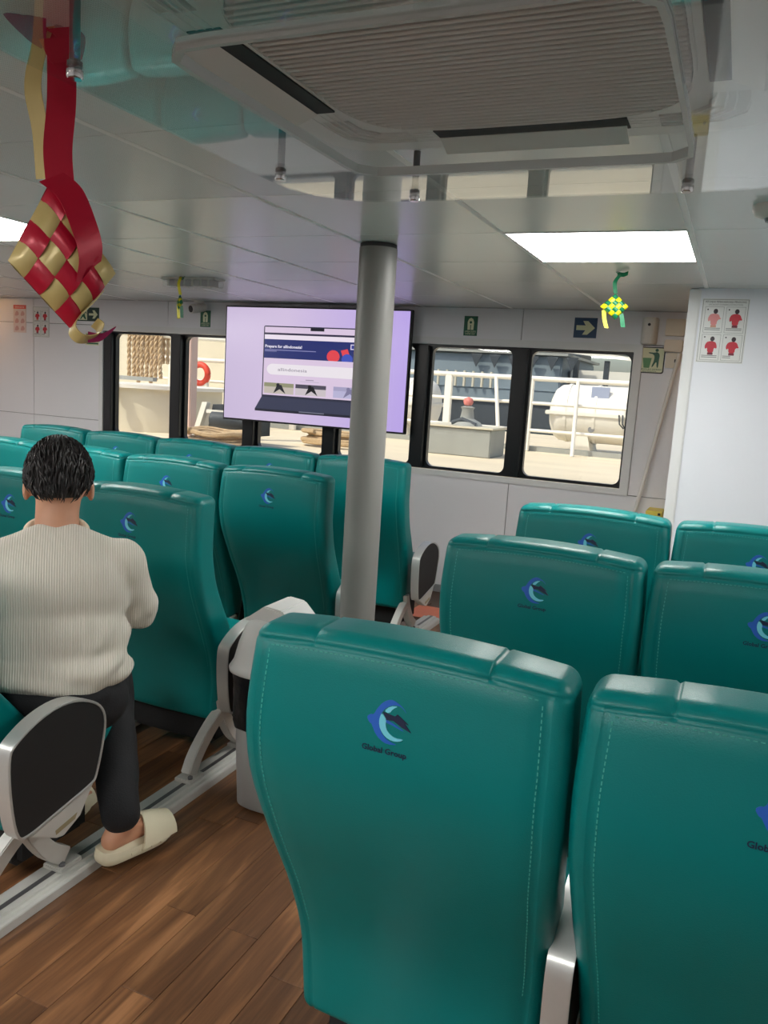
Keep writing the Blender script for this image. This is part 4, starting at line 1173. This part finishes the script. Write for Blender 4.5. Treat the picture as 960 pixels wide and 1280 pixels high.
sw.cap(bp(0, .06, .93), bp(0, .085, .965), .085, .076)
for sh_, el_, wr_ in ((shR, elR, wrR), (shL, elL, wrL)):
    sw.chain([sh_, sh_.lerp(el_, .5), el_], [.075, .068, .062]); sw.chain([el_, el_.lerp(wr_, .5), wr_], [.062, .054, .044])
    for q, a in enumerate((.70, .86, 1.0)):
        c = sh_.lerp(el_, a); sw.ell(c, .070 - .002 * q, .070, .016, rdir, fdir, (zdir + rdir * .35).normalized())
    for q, a in enumerate((.22, .42)):
        c = el_.lerp(wr_, a); d_ = (wr_ - el_).normalized(); n_ = d_.orthogonal().normalized(); sw.ell(c, .062 - .004 * q, .062 - .004 * q, .014, n_, d_.cross(n_), d_)
def wrinkle(p, n):
    q = p - PV; r_ = q.dot(rdir); f_ = q.dot(fdir); z_ = q.z
    k = max(0, min(1, (.86 - z_) / .12)) * max(0, min(1, (r_ + .02) / .16))
    w = math.sin((z_ - r_ * .9) * 62 + math.sin(r_ * 20) * .8) * .0050 * k
    k2 = max(0, min(1, (.74 - z_) / .08))
    return w + noise.noise(p * 9) * .006 + k2 * .004 * math.sin(z_ * 95 + 2.2 * math.sin(r_ * 17))
shirt = sw.bake('sweater', M_SHIRT, man, .007, 14, .5, wrinkle)
MB().tube([bp(.078 * math.cos(a), .082 + .072 * math.sin(a), 1.012 + .022 * math.sin(a)) for a in grid(0, 2 * PI, 40)], .0115, 10, cap=False).build('collar', mat('cream_collar', (222, 212, 190), rough=.85), man, smooth=True)
# trousers
tr_ = Blob()
tr_.ell(bp(0, -.012, .575), .185, .145, .085); tr_.ell(bp(0, -.02, .62), .17, .13, .05)
tr_.chain([hipR, knR, anR + Vector((0, .0, .045))], [.100, .076, .060]); tr_.chain([hipL, knL, anL + Vector((0, 0, .045))], [.100, .076, .060])
M_PANTS = mat('black_trousers', (24, 25, 29), rough=.8, bump=.15, bscale=200)
tr_.bake('trousers', M_PANTS, man, .008, 6, .5, lambda p, n: noise.noise(p * 14) * .006)
MB().obox(bp(.135, -.075, .645), rdir * .028, (fdir * .5 + rdir * .3).normalized() * .003, (zdir + rdir * .6).normalized() * .008).build('pocket_flap', mat('dark_grey_cloth', (58, 60, 66), rough=.8), man)
# hair: a cap over the skull plus combed locks
M_HAIR = mat('dark_hair', (30, 27, 28), rough=.5, var=.5, vscale=90)
hb = MB(); vs, fs = [], []
NU, NV = 48, 26
def hair_limit(az):      # lowest polar angle of the hairline; az 0 = right, 90 = front
    f_ = math.sin(az)
    return lerp_tab([(-1, 2.40), (-.6, 2.30), (-.2, 1.80), (.25, 1.45), (.7, 1.15), (1, 1.02)], f_)
def hair_pt(az, t_, lift):
    d = rdir * (math.sin(t_) * math.cos(az)) + hf * (math.sin(t_) * math.sin(az)) + hz * math.cos(t_)
    c = hp(0, -.012, .018)
    p = c + rdir * d.dot(rdir) * (.087 + lift) + hf * d.dot(hf) * (.106 + lift) + hz * d.dot(hz) * (.112 + lift)
    return p
for i in range(NV + 1):
    for j in range(NU):
        az = 2 * PI * j / NU; t_ = max(.02, hair_limit(az) * i / NV)
        edge = 1 - max(0, (i / NV - .82) / .18)
        p = hair_pt(az, t_, .006 * edge - .004)
        p = p + (p - headc).normalized() * noise.noise(p * 38) * .006 * edge
        vs.append(p)
for i in range(NV):
    for j in range(NU):
        a = i * NU + j; b = i * NU + (j + 1) % NU; fs.append((a, b, b + NU, a + NU))
fs.append(tuple(range(NU)))
hb.add(vs, fs); hair = hb.build('hair', M_HAIR, man, smooth=True)
lk = MB(); rnd = random.Random(3)
for q in range(1100):
    az = rnd.uniform(0, 2 * PI); lim = hair_limit(az); t0 = rnd.uniform(.05, lim * .88); t1 = min(lim * rnd.uniform(.98, 1.075), t0 + rnd.uniform(.3, .6))
    dz = rnd.uniform(-.26, .26)
    pts = [hair_pt(az + dz * k / 4, t0 + (t1 - t0) * k / 4, (.001, .007, .009, .006, .001)[k] + rnd.uniform(-.001, .0015)) for k in range(5)]
    lk.tube(pts, [.0012, .0026, .0028, .002, .0004], 4, cap=False)
l_ = lk.build('hair_locks', M_HAIR, hair, smooth=True); l_['kind'] = 'stuff'
lk = MB()
for q in range(60):
    az = rnd.choice((rnd.gauss(PI, .5), rnd.uniform(0, 2 * PI))); lim = hair_limit(az); t0 = rnd.uniform(.3, lim * .9); t1 = min(lim, t0 + rnd.uniform(.2, .4)); dz = rnd.uniform(-.3, .3)
    lk.tube([hair_pt(az + dz * k / 4, t0 + (t1 - t0) * k / 4, (.003, .009, .0105, .008, .003)[k]) for k in range(5)], [.0006, .0013, .0014, .001, .0003], 4, cap=False)
l_ = lk.build('grey_strands', mat('grey_hair', (92, 88, 87), rough=.5), hair, smooth=True); l_['kind'] = 'stuff'
# slippers
M_SLIDE = mat('cream_foam', (226, 218, 190), rough=.75, bump=.08, bscale=60)
def slipper(an_, fd, lift, label, m_):
    side = Vector((fd.y, -fd.x, 0)); c = an_ + fd * .055; c.z = 0
    s_ = thing('slipper', (c.x, c.y, 0), label, 'slipper', 'pair of cream slides')
    out = smooth_poly([(-.125, -.034), (-.128, 0), (-.125, .034), (-.05, .042), (.05, .050), (.105, .044), (.138, .012), (.138, -.012), (.105, -.046), (.05, -.052), (-.05, -.042)], 2)
    def W(u, v, z): return c + fd * u + side * v + zdir * z
    rim = [(u * 1.0, v * 1.0) for u, v in out]
    sole = MB(); n = len(out)
    rows = [(.93, .0), (1.0, .006), (1.03, .022), (1.0, .034), (.9, .032)]
    vs = []; fs = []
    for k, z in rows:
        for u, v in out:
            up = .012 * max(0, (u - .05) / .09) ** 2 + (.014 * max(0, (-u - .07) / .06) if z > .03 else 0)
            vs.append(W(u * k, v * k, lift + z + up))
    for r_ in range(len(rows) - 1):
        for i in range(n):
            a = r_ * n + i; b = r_ * n + (i + 1) % n; fs.append((a, b, b + n, a + n))
    fs += [tuple(range(n - 1, -1, -1)), tuple(range((len(rows) - 1) * n, len(rows) * n))]
    sole.add(vs, fs); sole.build('sole', m_, s_, smooth=True)
    st = MB(); vs = []; fs = []; NA, NS = 14, 7
    for lay in (0, 1):
        for i in range(NS + 1):
            u = .012 + .108 * i / NS
            hw = .056 - .006 * (i / NS) ** 2; ht = .090 - .031 * (i / NS) ** 1.3
            for j in range(NA + 1):
                a = PI * j / NA; k = 1.0 if lay == 0 else .86
                uu = u + (.022 * (1 - math.sin(a)) * (-1 if i == 0 else 0))
                vs.append(W(uu, math.cos(a) * hw * k, lift + .020 + math.sin(a) * (ht - (.007 if lay else 0))))
    S_ = (NS + 1) * (NA + 1)
    for i in range(NS):
        for j in range(NA):
            a = i * (NA + 1) + j; fs.append((a, a + 1, a + NA + 2, a + NA + 1)); fs.append((S_ + a, S_ + a + NA + 1, S_ + a + NA + 2, S_ + a + 1))
    for j in range(NA):
        a = j; fs.append((a, S_ + a, S_ + a + 1, a + 1)); a = NS * (NA + 1) + j; fs.append((a, a + 1, S_ + a + 1, S_ + a))
    for i in range(NS):
        for j in (0, NA):
            a = i * (NA + 1) + j; fs.append((a, a + NA + 1, S_ + a + NA + 1, S_ + a))
    st.add(vs, fs); strap = st.build('strap', m_, s_, smooth=True)
    for q in range(4):
        hz_ = lift + .016
        MB().obox(W(-.035 + .034 * q, .0445 + .004 * (q > 0) + .002 * (q > 1), hz_), fd * .011, side * .0016, zdir * .004).build('tread_notch', m_, s_)
    return s_
slipper(anR, footR, .032, 'cream foam slide on the right foot of the man, over the floor track', M_SLIDE)
slipper(anL, footL, .010, 'cream foam slide on the left foot of the man, under the seat', M_SLIDE)

# ------------------------------------------------------------------ foredeck seen through the windows
DZ = .68
M_DECK = mat('cream_deck_paint', (222, 208, 180), rough=.7, var=.08, vscale=1.2, stretch=(.4, 2.0, 1))
M_WPAINT = mat('white_marine_paint', (232, 228, 216), rough=.5, var=.03, vscale=3)
M_CREAMPT = mat('cream_marine_paint', (206, 198, 176), rough=.5, var=.05, vscale=3)
M_GREYPT = mat('grey_marine_paint', (150, 152, 146), rough=.6, var=.06, vscale=4)
M_ROPE = mat('beige_rope', (186, 160, 124), rough=.9, var=.15, vscale=30, bump=.5, bscale=80)
M_HULL = mat('blue_grey_hull', (120, 134, 142), rough=.5, var=.08, vscale=.6)
M_HULLD = mat('dark_hull', (52, 60, 66), rough=.6, var=.2, vscale=.8)
M_ORANGE = mat('orange_red_float', (226, 70, 44), rough=.5)
dk = MB().box(-16, 6, D + .12, 16.5, DZ - .1, DZ).build('foredeck', M_DECK, origin=(0, 9, DZ)); tag(dk, 'sunlit cream foredeck outside the windows', kind='structure')
sea = MB().box(-60, 30, 16.5, 90, -3.2, -3.0).build('harbour_water', mat('harbour_water', (84, 104, 106), rough=.15), origin=(0, 40, -3)); tag(sea, 'grey harbour water beyond the foredeck', kind='structure')
lo = MB().box(-16, 6, D + .121, D + .16, -.2, .66).build('trim_1', M_WPAINT); tag(lo, 'white deckhouse front below the windows', kind='structure')

def railing(x0, x1, y, label):
    r = thing('railing', ((x0 + x1) / 2, y, DZ), label, 'railing')
    for i, z in enumerate((1.70, 1.36, .98)):
        MB().tube([(x0, y, z), (x1, y, z)], .035 if i == 0 else .024, 10).build('rail', M_WPAINT, r, smooth=True)
    return r
ry = 11.3
rl = railing(-9.2, .8, ry, 'white tubular railing along the foredeck edge')
for x in (-8.9, -7.7, -6.5, -5.2, -3.92, -2.72, -.6, .7): MB().box(x - .055, x + .055, ry - .03, ry + .03, DZ, 1.72).build('post', M_WPAINT, rl, bevel=.01)
for xa, xb in ((-3.22, -3.02), (-2.06, -2.0), (-1.2, -1.0)): MB().tube([(xa, ry - .01, 1.70), (xb, ry - .28, DZ)], .028, 10).build('brace', M_WPAINT, rl, smooth=True)
kb = MB().box(-9.3, 1, ry + .10, ry + .22, DZ, DZ + .07).build('trim_2', M_GREYPT); tag(kb, 'grey kerb under the foredeck railing', kind='structure')

def raft(xc, yc, zc, r, hl, label):
    t_ = thing('life_raft_canister', (xc, yc, DZ), label, 'life raft', 'white life raft canisters')
    prof = [(-hl, r * .55), (-hl + .05, r * .82), (-hl + .13, r * .97), (-hl + .22, r), (hl - .22, r), (hl - .13, r * .97), (hl - .05, r * .82), (hl, r * .55)]
    m = MB(); vs = []; fs = []; N = 28
    for u, rr in prof:
        for j in range(N): a = 2 * PI * j / N; vs.append((xc + u, yc + rr * math.cos(a), zc + rr * math.sin(a)))
    for i in range(len(prof) - 1):
        for j in range(N): a = i * N + j; b = i * N + (j + 1) % N; fs.append((a, b, b + N, a + N))
    fs += [tuple(range(N - 1, -1, -1)), tuple(range((len(prof) - 1) * N, len(prof) * N))]
    m.add(vs, fs).build('shell', M_WPAINT, t_, smooth=True)
    MB().box(xc - hl - .02, xc + hl + .02, yc - r - .025, yc + r + .025, zc - .03, zc + .03).build('joint_flange', M_WPAINT, t_, bevel=.01)
    for u in (-.62, -.25, .12, .5):
        m = MB(); ring_o = [(math.cos(2 * PI * j / 28) * (r + .012), math.sin(2 * PI * j / 28) * (r + .012)) for j in range(28)]; ring_i = [(p[0] * .97, p[1] * .97) for p in ring_o]
        m.ring(ring_o, ring_i, lambda a, b, w: (w, yc + a, zc + b), xc + u * hl / .85 - .02, xc + u * hl / .85 + .02); m.build('band', M_WPAINT, t_)
    for u in (-.3, .25):
        m = MB(); m.lathe([(.045, 0), (.045, .02)], (0, 0, 0), 16); m.v = [(xc + u + x, yc - r * .86 - z, zc - r * .5 + y) for x, y, z in m.v]; m.build('drain_cap', M_GREYINK, t_)
    for u in (-.45, .45): MB().prism([(-.16, DZ), (.16, DZ), (.10, zc - r * .75), (-.10, zc - r * .75)], lambda a, b, w: (xc + u + a, w, b), yc - .3, yc + .3).build('cradle', M_WPAINT, t_)
    MB().box(xc - .35, xc - .10, yc - r * .80 - .004, yc - r * .70, zc + .22, zc + .40).build('data_label', mat('label_blue_grey', (150, 160, 184), rough=.5), t_)
    MB().tube(spline([(xc + .2, yc - r * .62, zc + .34), (xc + .19, yc - r - .02, zc + .12), (xc + .20, yc - r - .05, zc - .05), (xc + .24, yc - r - .04, zc - .2)]), .018, 6).build('lashing', M_HULLD, t_)
    m = MB()
    for q in range(5): m.tube([(xc + .08 + .05 * q, yc - r - .05, zc + .03), (xc + .10 + .045 * q, yc - r - .07, zc - .10), (xc + .16 + .02 * q, yc - r - .05, zc - .16)], .010, 5)
    m.build('release_hook', M_HULLD, t_)
raft(-1.62, 12.25, 1.24, .42, .95, 'white life raft canister outside the right-hand window pane')
raft(-5.35, 12.2, 1.22, .40, .95, 'white life raft canister outside, half hidden by the television')

gb = thing('deck_locker', (-3.14, 9.75, DZ), 'grey deck locker on the foredeck seen left of the window post', 'locker')
MB().box(-3.60, -2.70, 9.45, 10.1, DZ, 1.02).build('body', M_GREYPT, gb, bevel=.01)
MB().box(-3.63, -2.67, 9.42, 10.13, 1.02, 1.045).build('lid', M_CREAMPT, gb, bevel=.006)
mg = thing('mooring_gear', (-3.1, 9.75, 1.045), 'small heap of metal mooring gear on the grey deck locker', 'fitting')
MB().lathe([(.20, 1.047), (.17, 1.09), (.09, 1.13), (.07, 1.24), (.09, 1.27), (.05, 1.285)], (-3.10, 9.72, 0), 16).build('bollard', M_GREYPT, mg, smooth=True)
MB().tube([(-3.25, 9.6, 1.07), (-3.12, 9.58, 1.12), (-2.95, 9.62, 1.06)], .03, 8).build('shackle', M_HULLD, mg, smooth=True)
MB().lathe([(.0, 1.285), (.05, 1.30), (.065, 1.34), (.05, 1.38), (.001, 1.40)], (-3.10, 9.72, 0), 14).build('float', mat('pink_float', (206, 120, 110), rough=.6), mg, smooth=True)

# left panes: rounded bulwark drum with hanging ropes, ladder post, white deckhouse, windlass
dr = thing('bulwark_drum', (-7.2, 8.9, DZ), 'rounded grey-cream bulwark drum outside the leftmost window pane', 'bulwark')
MB().lathe([(.95, DZ - .05), (.95, 1.24)], (-7.55, 9.2, 0), 48).build('drum', M_CREAMPT, dr, smooth=True)
MB().lathe([(1.03, 1.24), (1.03, 1.285)], (-7.55, 9.2, 0), 48).build('rim', M_WPAINT, dr, smooth=True)
MB().box(-7.42, -7.30, 8.12, 8.2, 1.22, 1.32).build('clamp', M_WPAINT, dr, bevel=.01); MB().box(-7.36, -7.29, 8.08, 8.16, 1.05, 1.24).build('clamp_arm', M_WPAINT, dr, bevel=.01)
MB().tube([(-7.30, 8.10, 1.05), (-7.30, 8.10, .82)], .008, 6).build('chain', M_GREYINK, dr)
MB().box(-8.4, -6.95, 8.45, 8.53, 1.34, 1.39).build('inner_rail', M_GREYPT, dr)
rk = thing('rope_rack', (-8.4, 10.45, DZ), 'white rail carrying hanging ropes outside the leftmost pane', 'rail')
MB().tube([(-10.0, 10.45, 2.07), (-7.1, 10.45, 2.01)], .045, 10).build('bar', M_WPAINT, rk, smooth=True)
for x in (-9.9, -7.2): MB().tube([(x, 10.45, DZ), (x, 10.45, 2.04)], .04, 10).build('post', M_WPAINT, rk, smooth=True)
for i in range(8):
    x = -9.0 + .088 * i; zb = 1.33 + .05 * math.sin(i * 2.1)
    rp_ = MB()
    core_pts = [(x + .01 * math.sin(i), 10.37, zb), (x + .012 * math.sin(i * 1.7), 10.36, 1.65), (x, 10.365, 2.0), (x, 10.45, 2.145), (x, 10.535, 2.0), (x, 10.54, 1.6)]
    cp = spline(core_pts, 14)
    for ph in (0, PI):
        rp_.tube([p + Vector((math.cos(ph + k * .9) * .016, math.sin(ph + k * .9) * .016, 0)) for k, p in enumerate(cp)], .021, 5, cap=True)
    o = rp_.build('hanging_rope', M_ROPE, origin=(x, 10.45, 1.3), smooth=True)
    tag(o, '%s of the eight beige mooring ropes hung over the rail outside' % ['leftmost', 'second from left', 'third from left', 'fourth from left', 'fifth from left', 'sixth from left', 'second from right', 'rightmost'][i], 'rope', 'mooring ropes hung over the rail')
bu = thing('life_buoy', (-8.0, 10.9, 1.26), 'orange-red float behind the ropes outside the leftmost pane', 'buoy')
m = MB(); m.tube([(-8.02 + .15 * math.cos(a), 10.9, 1.47 + .15 * math.sin(a)) for a in grid(0, 2 * PI, 24)], .05, 8, cap=False); m.build('ring', M_ORANGE, bu, smooth=True)
MB().box(-8.17, -7.87, 10.88, 10.94, DZ, 1.34).build('bracket', M_WPAINT, bu)

dh = thing('deckhouse', (-9.0, 12.6, DZ), 'cream neighbouring deckhouse wall outside the left windows', 'deckhouse')
MB().box(-14.5, -6.2, 13.4, 14.4, DZ, 3.2).build('wall', M_CREAMPT, dh)
for z in (1.18, 1.62, 2.06): MB().box(-9.0, -6.1, 13.28, 13.4, z - .06, z + .06).build('stringer', M_WPAINT, dh, bevel=.01)
for x in (-8.95, -7.2, -6.2): MB().box(x - .08, x + .08, 13.25, 13.4, DZ, 3.2).build('stiffener', M_WPAINT, dh, bevel=.01)
MB().tube([(-9.2, 13.2, 2.35), (-6.2, 13.2, 1.75)], .06, 8).build('sloping_stay', M_WPAINT, dh)
ps = MB().box(-6.26, -6.12, 8.13, 8.27, DZ, 2.5).build('post', mat('pink_cream_paint', (222, 190, 176), rough=.6), origin=(-6.19, 8.2, DZ), bevel=.01); tag(ps, 'pinkish upright post outside the second window pane from the left', 'post')
wl = thing('windlass', (-5.5, 8.0, DZ), 'dark anchor windlass frame outside the second pane from the left', 'windlass')
MB().prism([(-5.97, DZ), (-5.90, DZ), (-5.74, 1.15), (-5.81, 1.15)], YX, 7.95, 8.03).build('frame_leg', M_WPAINT, wl)
MB().prism([(-5.97, DZ), (-5.15, DZ + .05), (-5.15, DZ + .10), (-5.97, DZ + .06)], YX, 7.93, 8.01).build('frame_foot', M_WPAINT, wl)
MB().prism([(-5.80, .76), (-5.05, .80), (-5.05, 1.15), (-5.72, 1.13)], YX, 8.04, 8.25).build('guard', M_HULLD, wl)
MB().tube([(-5.64, 7.95, .96), (-4.95, 7.95, .96)], .10, 14).build('drum', M_HULLD, wl, smooth=True)
MB().box(-5.72, -5.0, 7.91, 7.95, 1.03, 1.07).build('bar', M_WPAINT, wl)
rc = thing('rope_coil', (-5.2, 7.5, DZ), 'coiled beige mooring rope lying on the foredeck', 'rope')
m = MB(); pts = []
for k in range(220):
    a = k * .22; rr = .30 + .10 * math.sin(k * .037) ; pts.append((-5.22 + rr * 1.0 * math.cos(a), 7.47 + rr * .75 * math.sin(a), DZ + .03 + .0007 * k + .012 * math.sin(k * .9)))
m.tube(pts, .027, 6); m.build('coil', M_ROPE, rc, smooth=True)
m = MB(); m.tube(spline([(-5.75, 7.45, DZ + .03), (-5.5, 7.15, DZ + .03), (-5.0, 7.08, DZ + .03), (-4.6, 7.15, DZ + .03), (-4.0, 7.2, DZ + .03)], 12), .034, 6); m.build('free_end', M_ROPE, rc, smooth=True)
m = MB(); pts = []
for k in range(150):
    a = k * .24; rr = .26 + .06 * math.sin(k * .05); pts.append((-4.55 + rr * 1.3 * math.cos(a), 8.9 + rr * .7 * math.sin(a), DZ + .04 + .0010 * k))
m.tube(pts, .026, 6); o = m.build('rope_heap', M_ROPE, origin=(-4.55, 8.9, DZ), smooth=True); tag(o, 'second heap of beige rope on the foredeck below the television', 'rope')

# neighbouring ship across the water
sp = thing('neighbour_ship', (-8, 27, -3), 'blue-grey ship moored beyond the railing, with pennants along its side', 'ship')
MB().box(-22, -5.3, 26, 32, 1.55, 2.72).build('upper_side', M_HULL, sp, bevel=.05)
MB().box(-24, 8, 25.6, 32, -3, 1.2).build('hull', M_HULLD, sp)
MB().box(-24, 8, 25.5, 32, 1.2, 1.55).build('deck_band', M_HULL, sp)
MB().box(-22.2, -5.1, 25.8, 32, 2.72, 2.80).build('gunwale', M_GREYPT, sp)
MB().box(-5.2, 3, 27, 32, 1.55, 2.35).build('cabin', M_WPAINT, sp)
MB().box(-24, 8, 33, 36, 3.3, 7.5).build('far_structure', M_CREAMPT, sp)
for i in range(6):
    x = -8.05 + .62 * i
    MB().prism([(x - .2, 2.68), (x + .2, 2.68), (x, 2.25)], YX, 25.72, 25.76).build('pennant', M_HULLD, sp)
for i in range(9): MB().box(-22 + 1.9 * i, -21.9 + 1.9 * i, 26, 26.1, 2.8, 3.6).build('stanchion', M_GREYPT, sp)
for z in (3.05, 3.3, 3.6): MB().box(-22, -5.1, 26, 26.06, z - .03, z + .03).build('ship_rail', M_WPAINT, sp)
MB().box(-22, -5.1, 28, 30, 2.8, 3.5).build('deck_gear', M_HULLD, sp)
for i in range(6): MB().box(-5.0 + .95 * i, -4.85 + .95 * i, 26.3, 26.5, 1.3, 2.65).build('cabin_post', M_HULLD, sp)
MB().prism([(-5.3, 2.85), (3, 2.15), (3, 2.25), (-5.3, 2.97)], YX, 26.2, 26.4).build('gangway_rail', M_WPAINT, sp)
for i in range(8): MB().tube([(-9.5 + .3 * i, 25.4, 1.6), (-9.5 + .3 * i, 25.4, 2.1)], .05, 6).build('fender_chain', M_CREAMPT, sp)

# ------------------------------------------------------------------ warm lamps, the one behind the partition added for its glow
def warm_lamp(x, y, label, e):
    w = thing('downlight', (x, y, ZC), label, 'ceiling light', 'warm downlights')
    MB().lathe([(.075, ZC - .004), (.075, ZC - .0005)], (x, y, 0), 24).build('bezel', M_WHITEP, w)
    MB().lathe([(.060, ZC - .012), (.060, ZC - .004)], (x, y, 0), 24).build('lens', mat('warm_lens', (255, 190, 120), rough=.5, emit=e), w)
warm_lamp(-6.45, 5.25, 'small warm downlight at the far left end of the front wall', 30)
warm_lamp(.15, 5.0, 'warm light added behind the white partition in place of door-window glow', 18)  # added source that gives the recess its warm glow
